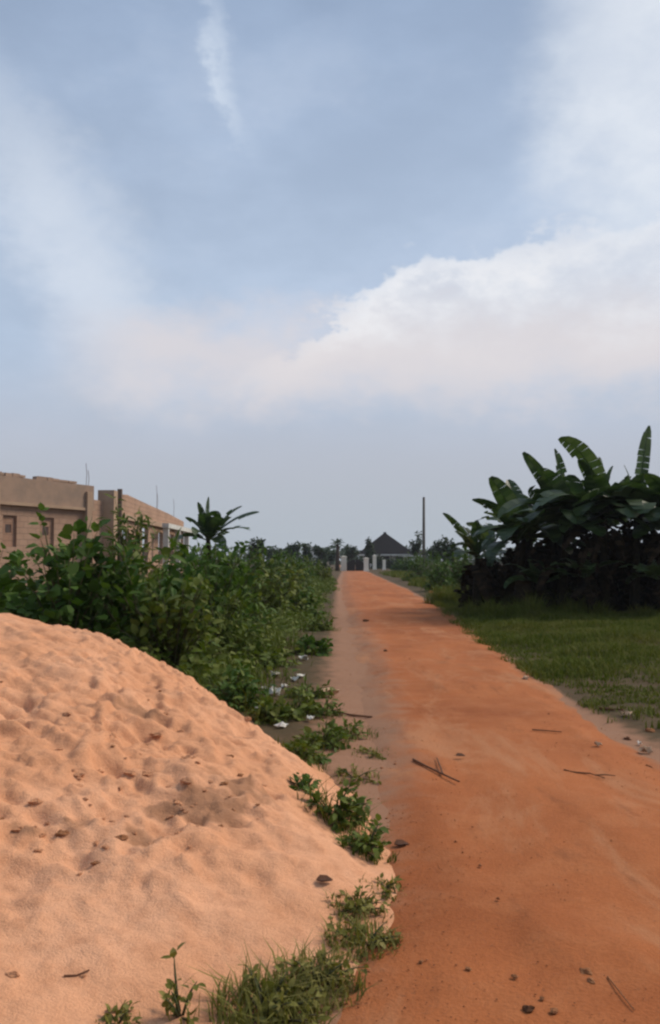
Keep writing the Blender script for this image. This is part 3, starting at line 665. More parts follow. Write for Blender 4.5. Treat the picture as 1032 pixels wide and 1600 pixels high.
# ------------------------------------------------------------------ unfinished building on the left
def wall(name, p0, p1, h, th, openings, mat, parent, z0=0.0):
    """wall from p0 to p1 (outer face on the right-hand side) with real openings (u0, u1, v0, v1) and reveals"""
    ox, oy = parent.location.x, parent.location.y
    d = Vector((p1[0] - p0[0], p1[1] - p0[1], 0)); L = d.length; d.normalize(); nrm = Vector((-d.y, d.x, 0))
    us = sorted({0, L, *[o[0] for o in openings], *[o[1] for o in openings]}); vs_ = sorted({0, h, *[o[2] for o in openings], *[o[3] for o in openings]})
    solid = lambda i, j: 0 <= i < len(us) - 1 and 0 <= j < len(vs_) - 1 and not any(o[0] - 1e-6 <= us[i] and us[i + 1] <= o[1] + 1e-6 and o[2] - 1e-6 <= vs_[j] and vs_[j + 1] <= o[3] + 1e-6 for o in openings)
    V = []; F = []; UV = []
    def pt(u, v, t): 
        q = Vector((p0[0] - ox, p0[1] - oy, z0 + v)) + d * u + nrm * t
        return q
    def face(pts, uvs):
        b = len(V); V.extend(pts); UV.extend(uvs); F.append((b, b + 1, b + 2, b + 3))
    for i in range(len(us) - 1):
        for j in range(len(vs_) - 1):
            if not solid(i, j): continue
            a, b, c, e = us[i], us[i + 1], vs_[j], vs_[j + 1]
            face([pt(a, c, 0), pt(b, c, 0), pt(b, e, 0), pt(a, e, 0)], [(a, c), (b, c), (b, e), (a, e)])
            face([pt(b, c, th), pt(a, c, th), pt(a, e, th), pt(b, e, th)], [(b, c), (a, c), (a, e), (b, e)])
            if not solid(i - 1, j): face([pt(a, c, th), pt(a, c, 0), pt(a, e, 0), pt(a, e, th)], [(0, c), (th, c), (th, e), (0, e)])
            if not solid(i + 1, j): face([pt(b, c, 0), pt(b, c, th), pt(b, e, th), pt(b, e, 0)], [(0, c), (th, c), (th, e), (0, e)])
            if not solid(i, j + 1): face([pt(a, e, 0), pt(b, e, 0), pt(b, e, th), pt(a, e, th)], [(a, 0), (b, 0), (b, th), (a, th)])
            if not solid(i, j - 1): face([pt(b, c, 0), pt(a, c, 0), pt(a, c, th), pt(b, c, th)], [(b, 0), (a, 0), (a, th), (b, th)])
    return mesh_obj(name, V, F, mat, parent, uv=UV)
ub = empty('unfinished_building', (-13.0, 40.0, 0), 'unfinished roofless tan block building behind the shrubs on the left', 'building')
UX, UY = -13.0, 40.0
A0, A1 = (-15.4, 29.5), (-10.75, 39.7)       # near block, long face towards the road
dA = Vector((A1[0] - A0[0], A1[1] - A0[1], 0)); LA = dA.length; dA.normalize(); nA = Vector((dA.y, -dA.x, 0))
win = [(6.0, 6.75, 2.1, 3.35), (8.05, 8.9, 2.0, 3.35)]
wall('wall', A0, A1, 3.85, .23, win, 'sandcrete', ub)
def along(P, d, u, n, off, z): return (P[0] + d.x * u + n.x * off - UX, P[1] + d.y * u + n.y * off - UY, z)
rzA = math.atan2(dA.y, dA.x)
for (u0, u1, v0, v1) in win:                  # openings blocked up with redder blocks, a hole left in each
    q0 = (A0[0] + dA.x * u0 - nA.x * .10, A0[1] + dA.y * u0 - nA.y * .10); q1 = (A0[0] + dA.x * u1 - nA.x * .10, A0[1] + dA.y * u1 - nA.y * .10)
    wall('window_infill', q0, q1, v1 - v0, .1, [((u1 - u0) * .3, (u1 - u0) * .75, (v1 - v0) * .45, (v1 - v0) * .72)], 'infill_block', ub, z0=v0)
mb = MB(); mb.box(along(A0, dA, LA / 2, nA, -.06, 4.37), (LA + .1, .42, 1.04), rzA); mb.build('ring_beam', 'concrete_old', ub)
mb = MB(); mb.box(along(A0, dA, LA / 2, nA, -.02, 3.82), (LA + .2, .46, .12), rzA); mb.build('ledge', 'concrete_light', ub)
for k in range(16):                            # loose blocks left on the wall head
    u = random.uniform(3, LA - .5); mb = MB(); mb.box(along(A0, dA, u, nA, -.08, 4.89 + .08), (random.uniform(.3, .9), .22, random.choice((.09, .13, .17))), rzA + random.uniform(-.1, .1)); mb.build('loose_block', 'concrete_old', ub)
for u in (5.4, LA - .35):
    mb = MB(); mb.box(along(A0, dA, u, nA, .10, 2.3), (.34, .34, 4.6), rzA); mb.build('pier', 'concrete_light', ub)
# return wall, corner pier and rear wing running parallel to the road
wall('wall', (A1[0], A1[1] + .3), (A1[0] - 6, A1[1] + 3.0), 3.9, .23, [], 'sandcrete', ub)
wall('wall', (A1[0] + .03, A1[1] + .26), (-10.5, 40.84), 4.3, .23, [], 'sandcrete', ub)
mb = MB(); mb.box((-10.35 - UX, 41.2 - UY, 2.4), (.75, .7, 4.8)); mb.build('corner_pier', 'concrete_light', ub)
mb = MB(); mb.box((-10.05 - UX, 42.3 - UY, 2.48), (.2, .2, 4.96)); mb.build('corner_post', 'dark_timber', ub)
B0, B1 = (-10.45, 42.8), (-10.9, 66.0)
dB = Vector((B1[0] - B0[0], B1[1] - B0[1], 0)); LB = dB.length; dB.normalize(); nB = Vector((dB.y, -dB.x, 0)); rzB = math.atan2(dB.y, dB.x)
wall('wall', B0, B1, 4.0, .23, [(1.4, 3.6, 1.2, 3.1), (7.2, 9.0, 1.3, 3.4), (12.5, 14.0, 1.3, 3.3), (17, 18.5, 1.3, 3.3)], 'sandcrete', ub)
# raked gable top over the rear wing, built of block courses
V = []; pr = [(0, 4.0), (0, 4.75), (3, 4.95), (9, 4.8), (16, 4.65), (LB, 4.4), (LB, 4.0)]
for off in (0.0, -.22):
    for (u, z) in pr: V.append(along(B0, dB, u, nB, off, z))
n_ = len(pr)
Fg = [tuple(range(n_))[::-1], tuple(range(n_, 2 * n_))] + [(k, (k + 1) % n_, n_ + (k + 1) % n_, n_ + k) for k in range(n_)]
UVg = [(u, z) for _ in (0, 1) for (u, z) in pr]
mesh_obj('parapet', V, Fg, 'sandcrete', ub, uv=UVg)
mb = MB(); mb.box(along(B0, dB, LB / 2, nB, .03, 3.75), (LB, .3, .28), rzB); mb.build('lintel_beam', 'concrete_light', ub)
for u in (10.8, 15.4, 19.5):
    mb = MB(); mb.box(along(B0, dB, u, nB, .75, 1.75), (.32, .32, 3.5), rzB); mb.build('porch_column', 'pale_paint', ub)
mb = MB(); mb.box(along(B0, dB, 17.0, nB, .75, 3.64), (13.0, .4, .28), rzB); mb.build('porch_beam', 'pale_paint', ub)
for (P, d, n, u, z, hh) in ((A0, dA, nA, LA - .2, 4.7, 1.2), (A0, dA, nA, LA - .05, 4.7, .9), (B0, dB, nB, 12.2, 4.6, 1.6), (B0, dB, nB, 12.5, 4.6, 1.1), (B0, dB, nB, 19.0, 4.4, 1.4)):
    mb = MB(); q = along(P, d, u, n, -.1, z); mb.tube([q, (q[0] + .03, q[1], z + hh * .6), (q[0] - .02, q[1] + .03, z + hh)], .012, 5); mb.build('rebar', 'rusty_steel', ub)

# ------------------------------------------------------------------ far end of the road: gate, houses, pole, trees
def pillar(label, px, Y, ptop, wd):
    x = at(px, Y); z = float(gh(x, Y)); h = zt(ptop, Y) - z
    root = empty('gate_pillar', (x, Y, z), label, 'pillar', 'cream pillars at the end of the road')
    mb = MB(); mb.box((0, 0, h * .46 - .05), (wd, wd, h * .92 + .1)); mb.build('shaft', 'cream_paint', root)
    mb = MB(); mb.box((0, 0, h * .95), (wd * 1.25, wd * 1.25, h * .06)); mb.box((0, 0, h * .99), (wd * 1.05, wd * 1.05, h * .05), 0, .4); mb.build('capital', 'cream_paint', root)
    mb = MB(); mb.box((0, 0, .12), (wd * 1.15, wd * 1.15, .3)); mb.build('plinth', 'cream_paint', root)
pillar('cream gate pillar on the left side of the dark gate', 537.5, 122, 869, .75)
pillar('cream gate pillar on the right side of the dark gate', 572.5, 118, 871.5, .62)
pillar('thin cream pillar standing behind and right of the gate', 585.5, 132, 867.5, .52)
pillar('short cream pillar farthest right of the gate', 600.5, 128, 875, .42)
gx0, gx1 = at(541.5, 122), at(569.5, 119)
groot = empty('gate', ((gx0 + gx1) / 2, 120.5, float(gh((gx0 + gx1) / 2, 120.5))), 'dark arched metal double gate closing the end of the road', 'gate')
hw = (gx1 - gx0) / 2
for s in (-1, 1):
    pr = [(0.02, .05)] + [(0.02 + (hw - .04) * t, 1.18 + .42 * math.cos(t * math.pi / 2)) for t in np.linspace(0, 1, 7)] + [(hw - .02, .05)]
    n_ = len(pr); V = [(s * u, y, z) for y in (-.03, .03) for (u, z) in pr]
    Fg = [tuple(range(n_)), tuple(range(n_, 2 * n_))[::-1]] + [(k, n_ + k, n_ + (k + 1) % n_, (k + 1) % n_) for k in range(n_)]
    lf = mesh_obj('gate_leaf', V, Fg, 'gate_metal', groot)
    mb = MB(); [mb.box((s * (hw * q), -.05, .62), (.05, .04, 1.1)) for q in (.2, .4, .6, .8)]; mb.build('rail', 'gate_metal', lf)
# house with the dark pyramid roof
HY = 150.0; hx = at(604, HY)
hr = empty('house', (hx, HY + 4, 0), 'far house with a dark steep pyramid roof behind the gate', 'house')
mb = MB(); mb.box((0, 0, 1.3), (7.4, 7.4, 2.6)); mb.build('wall', 'pale_paint', hr)
ze, za = zt(866, HY), zt(833, HY + 4); ro = 4.85
mb = MB()
mb.add([(-ro, -ro, ze), (ro, -ro, ze), (ro, ro, ze), (-ro, ro, ze), (-.15, 0, za), (.15, 0, za), (-ro, -ro, ze - .18), (ro, -ro, ze - .18), (ro, ro, ze - .18), (-ro, ro, ze - .18)],
       [(0, 1, 5, 4), (1, 2, 5), (2, 3, 4, 5), (3, 0, 4), (6, 9, 8, 7), (0, 6, 7, 1), (1, 7, 8, 2), (2, 8, 9, 3), (3, 9, 6, 0)])
rf = mb.build('roof', 'roof_sheet', hr)
mb = MB(); mb.box((0, 0, za + .06), (.5, .3, .2)); mb.build('ridge_cap', 'roof_sheet', rf)
mb = MB(); mb.box((0, -ro - .03, ze - .12), (ro * 2, .05, .26)); mb.build('fascia', 'pale_paint', rf)
for q in (-2.2, 2.2):
    wn = MB(); wn.box((q, -3.72, 1.5), (1.3, .05, 1.1)); wo_ = wn.build('window', 'window_dark', hr)
    wn = MB(); wn.box((q, -3.74, .92), (1.5, .12, .08)); wn.build('sill', 'pale_paint', wo_)
mb = MB(); mb.box((0, -3.72, 1.05), (1.0, .05, 2.1)); mb.build('door', 'gate_metal', hr)
# porch wing of the house on the right with pale fascia
mb = MB(); mb.box((4.6, -5.2, zt(868.5, HY)), (4.4, .12, .22)); mb.build('porch_fascia', 'pale_paint', hr)
mb = MB(); mb.add([(2.4, -5.2, zt(867.5, HY)), (6.8, -5.2, zt(867.5, HY)), (6.2, -1.5, zt(860, HY)), (2.9, -1.5, zt(860, HY))], [(0, 1, 2, 3)])
mb.add([(2.4, -5.2, zt(867.5, HY) - .1), (6.8, -5.2, zt(867.5, HY) - .1), (6.2, -1.5, zt(860, HY) - .1), (2.9, -1.5, zt(860, HY) - .1)], [(3, 2, 1, 0)]); mb.build('porch_roof', 'roof_sheet', hr)
for q in (2.7, 6.5):
    mb = MB(); mb.box((q, -5.05, .65), (.22, .22, 1.6)); mb.build('porch_post', 'pale_paint', hr)
# pale-gabled small house, mostly behind trees
HY2 = 165.0; h2 = empty('house', (at(489, HY2), HY2, 0), 'far small house with a pale sloping roof edge left of the gate', 'house')
mb = MB(); mb.box((0, 2, 1.0), (3.6, 4, 2.0)); mb.build('wall', 'pale_paint', h2)
zr = zt(848, HY2)
mb = MB(); mb.add([(-.9, -.2, zr), (2.1, -.3, 1.9), (2.1, 4.2, 1.9), (-.9, 4.2, zr), (-2.1, -.3, 1.9), (-2.1, 4.2, 1.9)], [(0, 1, 2, 3), (0, 3, 5, 4), (0, 4, 1)]); mb.build('roof', 'pale_paint', h2)
fw = empty('boundary_wall', (at(466, 105), 105, 0), 'short pale stretch of far wall showing between bushes left of the road', 'wall')
mb = MB(); mb.box((0, 0, .75), (1.15, .23, 1.5)); mb.build('panel', 'pale_paint', fw)
mb = MB(); mb.box((0, 0, 1.55), (1.25, .3, .1)); mb.build('coping', 'pale_paint', fw)
# utility pole
PY = 112.0; px_ = at(662.5, PY)
po = empty('utility_pole', (px_, PY, float(gh(px_, PY))), 'tall bare grey utility pole standing right of the pyramid roof', 'pole')
zp = zt(779, PY)
mb = MB(); mb.tube([(0, 0, -.3), (0, 0, zp * .5), (.03, 0, zp)], [.20, .18, .15], 10); mb.build('shaft', 'pole_wood', po, smooth=True)
mb = MB(); mb.tube([(.03, 0, zp), (.03, 0, zp + .12)], [.165, .12], 10); mb.build('cap', 'pole_wood', po)
# far trees
def far_tree(label, px, Y, ptop, wpx, seed, mat='far_leaf', trunkf=.35, twigs=60, leaf=None, lobes=6):
    h = zt(ptop, Y); r = wpx * Y / FPX / 2
    plant('tree', label, 'tree', at(px, Y), Y, h, r, twigs, 14, leaf or max(.22, .0028 * Y), mat, seed=seed, group='far trees along the skyline', trunk=h * trunkf, z=0.0, part='crown', bare='trunk', bark='bark', lobes=lobes, narrow=.9)
far_tree('small dark tree on the skyline just right of the left banana plant', 402, 62, 845, 34, 501)
far_tree('low pale tree on the skyline between the left banana plant and the pale house', 430, 110, 854, 56, 502)
far_tree('low tree on the skyline left of the spiky tree', 458, 125, 850, 40, 503)
far_tree('narrow spiky tree on the skyline left of the pale roof', 480, 130, 844, 15, 504, lobes=0, trunkf=.3)
far_tree('rounded tree on the skyline right of the pale roof', 501, 128, 853, 26, 505)
far_tree('dark dome-shaped tree directly above the left gate pillar', 546, 138, 852, 36, 506)
far_tree('dark tree against the left slope of the pyramid roof', 577, 140, 842, 16, 507, lobes=0, trunkf=.25)
far_tree('thin-crowned tree at the foot of the utility pole', 650, 118, 833, 26, 508, twigs=36)
far_tree('low tree between the utility pole and the banana grove', 682, 95, 846, 46, 509)
far_tree('tree behind the left end of the banana grove', 712, 70, 838, 56, 510)
far_tree('tree filling the gap right of the pyramid roof', 634, 160, 856, 34, 511)
far_tree('low tree at the far left of the gate behind the verge bushes', 516, 145, 861, 26, 512)
for k, (px, Y, pt_, wp, lb) in enumerate([
        (618, 135, 873, 34, 'trimmed dark hedge bush below the pyramid roof'), (592, 142, 868, 24, 'dark bush right behind the gate pillar'),
        (645, 98, 867, 42, 'green verge bush right of the road below the utility pole'), (672, 74, 864, 52, 'green bush on the right verge nearest the banana grove'),
        (705, 52, 862, 58, 'dark bush joining the right verge to the banana grove'), (724, 40, 858, 50, 'dark bush close behind the leftmost small banana plant'),
        (690, 60, 868, 40, 'low green bush behind the brown rubble bank'), (628, 110, 872, 34, 'low green bush at the right road edge just before the gate'),
        (655, 64, 866, 46, 'dark bush crowding the right road edge in mid-distance'), (688, 44, 868, 52, 'dark low bush right of the road just before the rubble bank')]):
    Yh = zt(pt_, Y)
    plant('shrub', lb, 'shrub', at(px, Y), Y, Yh, wp * Y / FPX / 2, 55, 14, max(.16, .0025 * Y), 'far_leaf' if Y > 110 else 'shrub_leaf', seed=600 + k, group='bushes right of the far road', depth=1.2)
# slim palm on the skyline left of the gate
def palm(label, px, Y, ptop, seed):
    rg = np.random.default_rng(seed); x = at(px, Y); h = zt(ptop, Y)
    root = empty('palm_tree', (x, Y, 0), label, 'palm tree')
    mb = MB(); mb.tube([(0, 0, -.1), (.1, 0, h * .5), (.05, 0, h * .82)], [.3, .24, .2], 8); mb.build('trunk', 'bark', root, smooth=True)
    for k in range(13):
        banana_leaf(root, 'frond', (.05, 0, h * .8), k * 137.5, 80 - 6.5 * k, 1.25, .4, 90, mat='far_leaf', seg=8, torn=.5, rg=rg, fold=-10)
palm('slim palm standing on the skyline left of the gate', 527, 120, 841, 3)
# distant wood closing the horizon
n = 9000; rg = np.random.default_rng(9)
wx = rg.uniform(-170, 190, n); wyy = 250 + rg.uniform(0, 30, n)
wz = rg.uniform(0, 1, n) * (2.2 + 3.2 * np.clip(vnoise(wx * .11, wx * 0, 3), 0, 1) + 1.5 * vnoise(wx * .45, wx * 0, 8))
V, F = leaf_arrays(np.stack([wx, wyy, wz], -1), rg.normal(0, 1, (n, 3)), rg.normal(0, 1, (n, 3)) + np.array([0, -1, 1]), rg.uniform(.7, 1.6, n), np.full(n, .9))
V[:, 2] = np.maximum(V[:, 2], 0)
tag(mesh_obj('distant_wood', V, F, 'far_leaf'), 'distant low wood along the whole horizon', kind='stuff')

# ------------------------------------------------------------------ weeds round the foot of the heap
def weed(label, px, py, h, r, twigs, leaf, seed, mat='weed_leaf', grass=0, narrow=.7, per=10, name='weed_clump'):
    x, y = on_heap(px, py)
    o = plant(name, label, 'weed', x, y, h, r, twigs, per, leaf, mat, seed=seed, group='weeds round the sand heap', narrow=narrow, z=surf(x, y) - .01)
    if grass:
        rg = np.random.default_rng(seed + 5)
        a = rg.uniform(0, 6.28, grass); q = np.sqrt(rg.uniform(0, 1, grass)) * r
        xs = x + np.cos(a) * q; ys = y + np.sin(a) * q
        V, F = blades(xs, ys, rg.uniform(.25, 1.15, grass) * h * (1.1 - .6 * q / r), rg.uniform(.003, .010, grass), rg, 1.7)
        zz = np.maximum(0, heap_h(xs, ys, False)); V[:, 2] += np.repeat(zz, 5)
        V -= np.array([x, y, surf(x, y) - .01])
        tag(mesh_obj('grass_blades', V, F, 'grass_blade' if mat != 'weed_leaf' else 'weed_leaf', o), kind='stuff')
    return o
weed('leafy green weed clump at the right toe of the sand heap', 525, 1280, .22, .22, 28, .06, 701, 'shrub_leaf_yellow', 160)
weed('lower leafy weed beside the road below the leafy clump', 572, 1332, .15, .16, 20, .048, 702, 'shrub_leaf_yellow', 130)
weed('dark sprawling weed on the sand edge left of the leafy clump', 478, 1240, .10, .13, 16, .05, 703, 'shrub_leaf')
weed('biggest olive weed and grass clump at the bottom edge of the picture', 420, 1596, .19, .20, 22, .034, 704, 'weed_leaf', 480)
weed('olive grass clump right beside the biggest bottom clump', 495, 1545, .15, .18, 20, .032, 705, 'weed_leaf', 380)
weed('olive weed clump spreading onto the road edge', 570, 1482, .11, .16, 18, .03, 706, 'weed_leaf', 300)
weed('short olive weeds above the bottom clump on the sand toe', 560, 1425, .08, .14, 18, .034, 707, 'weed_leaf', 120)
weed('thin lone sprig growing on the sand near the bottom edge', 282, 1590, .20, .07, 7, .035, 708, 'weed_leaf', 14, per=7)
weed('small sprout low on the sand at the bottom left', 185, 1598, .06, .08, 7, .03, 709, 'weed_leaf', 20)
weed('green tuft at the heap toe just below the littered patch', 455, 1118, .28, .28, 28, .08, 710, 'shrub_leaf_yellow', 120)
weed('green tuft between the heap and the road shoulder', 505, 1165, .20, .24, 24, .07, 711, 'shrub_leaf_yellow', 120)
weed('sparse grassy weeds on the shoulder right of the heap toe tufts', 545, 1150, .14, .28, 14, .06, 716, 'shrub_leaf_yellow', 200)
weed('sparse weeds between the litter and the brown shoulder', 480, 1090, .2, .3, 16, .07, 717, 'shrub_leaf_yellow', 160)
weed('weeds hugging the heap toe right beside its ridge end', 420, 1128, .22, .22, 20, .07, 718, 'shrub_leaf_yellow', 140)
weed('scattered dry weeds on the shoulder above the leafy clump', 555, 1215, .08, .2, 8, .045, 719, 'weed_leaf', 110)
weed('ragged verge weeds beside the small dark verge bush', 503, 985, .25, .4, 20, .1, 720, 'shrub_leaf_yellow', 200)
weed('low creeping weeds on the shoulder just above the forked stick', 590, 1180, .06, .22, 8, .045, 721, 'weed_leaf', 90)
weed('low weeds filling the toe of the heap above the leafy clump', 470, 1185, .14, .2, 18, .06, 722, 'shrub_leaf_yellow', 120)
weed('thin olive weeds on the sand toe between the two lower clumps', 600, 1390, .05, .12, 8, .035, 723, 'weed_leaf', 60)
weed('ragged green weeds along the shoulder beside the dark stick', 500, 1118, .2, .24, 18, .07, 724, 'shrub_leaf_yellow', 130)
weed('tiny tuft at the heap edge above the leafy clump', 500, 1190, .10, .10, 12, .05, 712, 'shrub_leaf')
weed('dark weed clump poking over the road shoulder beside the verge shrub', 490, 1022, .30, .34, 28, .11, 713, 'shrub_leaf', 120)
weed('yellowish weeds on the far side of the littered patch', 420, 1040, .38, .4, 30, .1, 714, 'shrub_leaf_yellow', 120)
weed('green weeds behind the right slope of the heap', 365, 1105, .45, .35, 36, .1, 715, 'shrub_leaf', 120)

# ------------------------------------------------------------------ litter, sticks and clods
def scrap(label, px, py, size, seed, mat='litter_white', group=None, name='plastic_scrap', cat='litter'):
    """crumpled thin sheet with a little thickness"""
    rg = np.random.default_rng(seed); x, y = on_heap(px, py); n = 4
    zz = surf(x, y); V = []; F = []
    hgt = rg.uniform(0, size * .55, (n, n)); asp = rg.uniform(.5, .9); ph = rg.uniform(0, 3.1)
    for t in (0, 1):
        for j in range(n):
            for i_ in range(n):
                u = (i_ / (n - 1) - .5) * size + rg.normal(0, size * .06); v = (j / (n - 1) - .5) * size * asp + rg.normal(0, size * .06)
                V.append((u * math.cos(ph) - v * math.sin(ph), u * math.sin(ph) + v * math.cos(ph), hgt[j, i_] + .006 * t + .004))
    for j in range(n - 1):
        for i_ in range(n - 1):
            a = j * n + i_
            F.append((a, a + n, a + n + 1, a + 1)); b = a + n * n; F.append((b, b + 1, b + n + 1, b + n))
    rim = [i_ for i_ in range(n)] + [j * n + n - 1 for j in range(1, n)] + [(n - 1) * n + i_ for i_ in range(n - 2, -1, -1)] + [j * n for j in range(n - 2, 0, -1)]
    for k in range(len(rim)):
        a, b = rim[k], rim[(k + 1) % len(rim)]; F.append((a, b, b + n * n, a + n * n))
    return tag(mesh_obj(name, V, F, mat, None, (x, y, zz)), label, cat, group)
SL = ['topmost white scrap of the bare patch left of the shoulder', 'white scrap at the left rim of the bare patch below the hedge', 'larger white scrap in the middle of the bare patch',
      'small white scrap touching the larger middle one', 'biggest white scrap, at the lower left of the bare patch', 'lone white scrap at the end of the heap ridge',
      'little white scrap below the middle of the bare patch', 'white scrap among the shoulder weeds right of the heap toe tuft', 'lowest white scrap, beside the heap toe tuft', 'tiniest white scrap near the hedge foot']
for k, (px, py, sz) in enumerate([(474, 1032, .13), (430, 1056, .12), (462, 1064, .13), (470, 1060, .10), (428, 1086, .16), (402, 1115, .11), (445, 1075, .09), (485, 1128, .10), (440, 1137, .10), (412, 1078, .08)]):
    scrap(SL[k], px, py, sz, 800 + k, group='white scraps on the left verge')
scrap('pale flat scrap on the brown road shoulder', 515, 1089, .17, 815, 'litter_tan')
scrap('pale crumpled scrap caught in the leafy weed clump at the heap toe', 552, 1262, .09, 816)
scrap('pale tan scrap at the grassy right edge of the road', 822, 1066, .12, 817, 'litter_tan')
scrap('small tan scrap lying on the right half of the road', 935, 1174, .06, 818, 'litter_tan')
scrap('upper white scrap in the debris at the right picture edge', 1000, 1165, .05, 819)
scrap('lower whitish scrap in the debris at the right picture edge', 1010, 1178, .10, 820, 'litter_tan')
scrap('grey scrap beside the bark piece on the right verge', 980, 1120, .09, 821, 'litter_tan')
RL = ['left whitish rubble piece on the bank left of the banana grove', 'middle whitish rubble piece on the bank left of the banana grove', 'right whitish rubble piece on the bank left of the banana grove', 'brown earth lump near the road edge below the white rubble', 'brown earth lump directly below the white rubble', 'brown earth lump right below the white rubble towards the bananas', 'brown earth lump up left of the white rubble', 'farthest brown earth lump on the right bank', 'nearest brown earth lump at the foot of the banana grove']
for k, (px, py) in enumerate([(700, 918), (708, 920), (720, 927), (672, 928), (690, 932), (735, 932), (678, 915), (662, 912), (748, 938)]):
    x, y = gp(px, py); lump('rubble_piece', x, y, .16 + .06 * (k % 3), 'litter_white' if k < 3 else 'clod_soil', RL[k], 'rubble', 'rubble on the right bank' if k < 3 else 'earth lumps on the right bank', seed=830 + k)
def stick(label, pts, rad, forks=(), name='stick', mat='stick_wood', cat='stick'):
    P = [on_heap(*p) for p in pts]; base = P[0]
    zb = surf(*base); mb = MB()
    P3 = [(x - base[0], y - base[1], surf(x, y) - zb + rad * .8) for x, y in P]
    rad *= .72; mb.tube(P3, [rad * (1.1 - .5 * k / len(P3)) for k in range(len(P3))], 6)
    o = mb.build(name, mat, None, (base[0], base[1], zb))
    for (f0, f1) in forks:
        a, b = on_heap(*f0), on_heap(*f1); mb = MB()
        mb.tube([(a[0] - base[0], a[1] - base[1], surf(*a) - zb + rad), ((a[0] + b[0]) / 2 - base[0], (a[1] + b[1]) / 2 - base[1], surf(*b) - zb + rad * 2.2), (b[0] - base[0], b[1] - base[1], surf(*b) - zb + rad * 1.5)], [rad * .9, rad * .8, rad * .5], 6)
        mb.build('side_branch', mat, o)
    return tag(o, label, cat)
stick('forked brown stick lying in the middle of the road', [(646, 1196), (668, 1209), (690, 1220), (718, 1233)], .012, [((692, 1220), (683, 1195))])
stick('crooked twig on the right half of the road', [(882, 1214), (900, 1218), (922, 1219), (945, 1227)], .009, [((930, 1222), (962, 1224))])
stick('thin straight twig on the road below the grass edge', [(832, 1149), (848, 1150), (878, 1152)], .009)
stick('dark stick across the brown left road shoulder', [(525, 1114), (550, 1120), (582, 1124)], .018)
stick('short twig at the right bottom of the sand edge', [(100, 1532), (120, 1530), (140, 1525)], .005)
stick('pale dry stalk in the bottom right corner of the road', [(950, 1548), (972, 1575), (992, 1602)], .004, mat='clod_soil')
stick('dark piece of bark at the right edge of the road', [(938, 1109), (955, 1111), (974, 1112)], .022, name='bark_piece', cat='bark')
for k, (px, py, sz, mt, lb) in enumerate([
        (602, 1021, .045, 'dark_clod', 'small dark clod alone in the upper middle of the road'), (757, 1005, .09, 'dark_clod', 'dark clod at the right road edge below the grass corner'),
        (818, 1578, .022, 'dark_clod', 'dark clod at the bottom of the road, largest of three'), (838, 1563, .012, 'clod_soil', 'little clod right above the largest bottom clod'),
        (856, 1582, .016, 'clod_soil', 'brown clod right of the largest bottom clod'), (797, 1530, .014, 'clod_soil', 'brown clod near the bottom middle of the road'),
        (727, 1518, .014, 'clod_soil', 'brown clod on the road right of the olive weeds'), (905, 1522, .026, 'clod_soil', 'long low earth clod on the lower right of the road'),
        (912, 1535, .018, 'clod_soil', 'smaller clod touching the long low earth clod'), (655, 1505, .012, 'clod_soil', 'tiny clod beside the olive weeds on the road edge'),
        (572, 972, .10, 'dark_clod', 'dark earth lump on the far left half of the road'), (1010, 1140, .05, 'clod_soil', 'earth clod in the debris at the right picture edge'), (975, 1150, .04, 'dark_clod', 'dark clod left of the debris at the right picture edge')]):
    x, y = gp(px, py); lump('earth_clod', x, y, sz, mt, lb, 'clod', 'clods lying on the road', seed=860 + k, flat=.5, sink=.8)
def fallen_leaf(label, px, py, L, seed):
    x, y = on_heap(px, py); zz = surf(x, y)
    V, F = leaf_arrays(np.array([[0, 0, .012]]), np.array([[1, .15 * (seed % 3), .08]]), np.array([[.1, -.2, 1.0]]), np.array([L]), np.array([.8]))
    V2 = V + np.array([0, 0, .005]); n = len(V)
    Fs = [tuple(f) for f in F] + [tuple(int(i_) + n for i_ in f[::-1]) for f in F]
    tag(mesh_obj('fallen_leaf', np.concatenate([V2, V]), Fs, 'dead_leaf', None, (x, y, zz)), label, 'leaf')
fallen_leaf('brown dry leaf lying on the smooth toe of the sand heap', 494, 1380, .08, 1)
fallen_leaf('dark dry leaf on the road edge beside the leafy weed clump', 616, 1326, .09, 2)
fallen_leaf('little dry leaf on the road shoulder above the forked stick', 712, 1192, .08, 3)

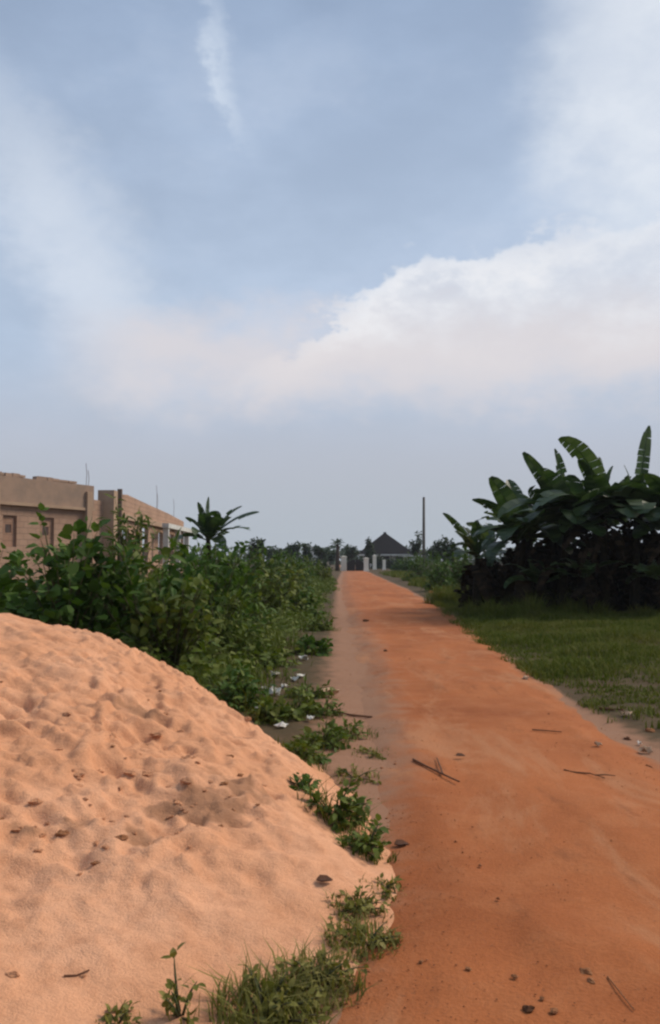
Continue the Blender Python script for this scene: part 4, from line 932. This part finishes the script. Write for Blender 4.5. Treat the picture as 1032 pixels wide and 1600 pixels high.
# loose grit and small stones on the road and its shoulders (uncountable)
rg = np.random.default_rng(77); n = 5200
gy = 2.6 + rg.uniform(0, 1, n) ** 1.8 * 22; ll, rr = road_edges(gy)
u = rg.uniform(0, 1, n); side = rg.uniform(0, 1, n)
gx = np.where(side < .4, ll + rg.normal(0, .3, n), np.where(side < .6, rr + rg.normal(0, .3, n), ll + (rr - ll) * u))
pr_ = np.clip(np.minimum(gx - ll, rr - gx) / .35, -1.2, 1)
hh = heap_h(gx, gy, False); ok = hh < .01
gx, gy, pr_ = gx[ok], gy[ok], pr_[ok]; n = len(gx)
gz = gh(gx, gy) + np.maximum(0, .045 * pr_ - .004)
sz = rg.uniform(.002, .006, n) * (1 + 1.6 * (rg.uniform(0, 1, n) > .96))
B8 = np.array([(1, 0, 0), (0, 1, 0), (-1, 0, 0), (0, -1, 0), (0, 0, .7), (0, 0, -.5)], float)
V = np.stack([gx, gy, gz], -1)[:, None, :] + B8[None] * rg.uniform(.6, 1.4, (n, 6, 1)) * sz[:, None, None]
T8 = np.array([(0, 1, 4), (1, 2, 4), (2, 3, 4), (3, 0, 4), (1, 0, 5), (2, 1, 5), (3, 2, 5), (0, 3, 5)])
F = (T8[None] + (np.arange(n) * 6)[:, None, None]).reshape(-1, 3)
tag(mesh_obj('grit', V.reshape(-1, 3), F, 'grit_soil'), 'fine grit and little stones scattered over the dirt road', kind='stuff')

# ------------------------------------------------------------------ haze
m = bpy.data.materials.new('haze_air'); m.use_nodes = True; t = NT(m.node_tree); t.n.clear()
pv = t.node('ShaderNodeVolumePrincipled'); pv.inputs['Color'].default_value = (0.88, 0.92, 1.0, 1); pv.inputs['Density'].default_value = 0.0003
out = t.node('ShaderNodeOutputMaterial'); t.l.new(pv.outputs[0], out.inputs['Volume']); MATS['haze_air'] = m
gx_ = max(max(abs(c) for c in v) for v in bpy.data.objects['ground'].bound_box) + 300
mb = MB(); mb.box((0, 0, 6.0), (2 * gx_, 2 * gx_, 16.0))
tag(mb.build('haze', 'haze_air'), 'thin pale evening haze in the air', kind='stuff')
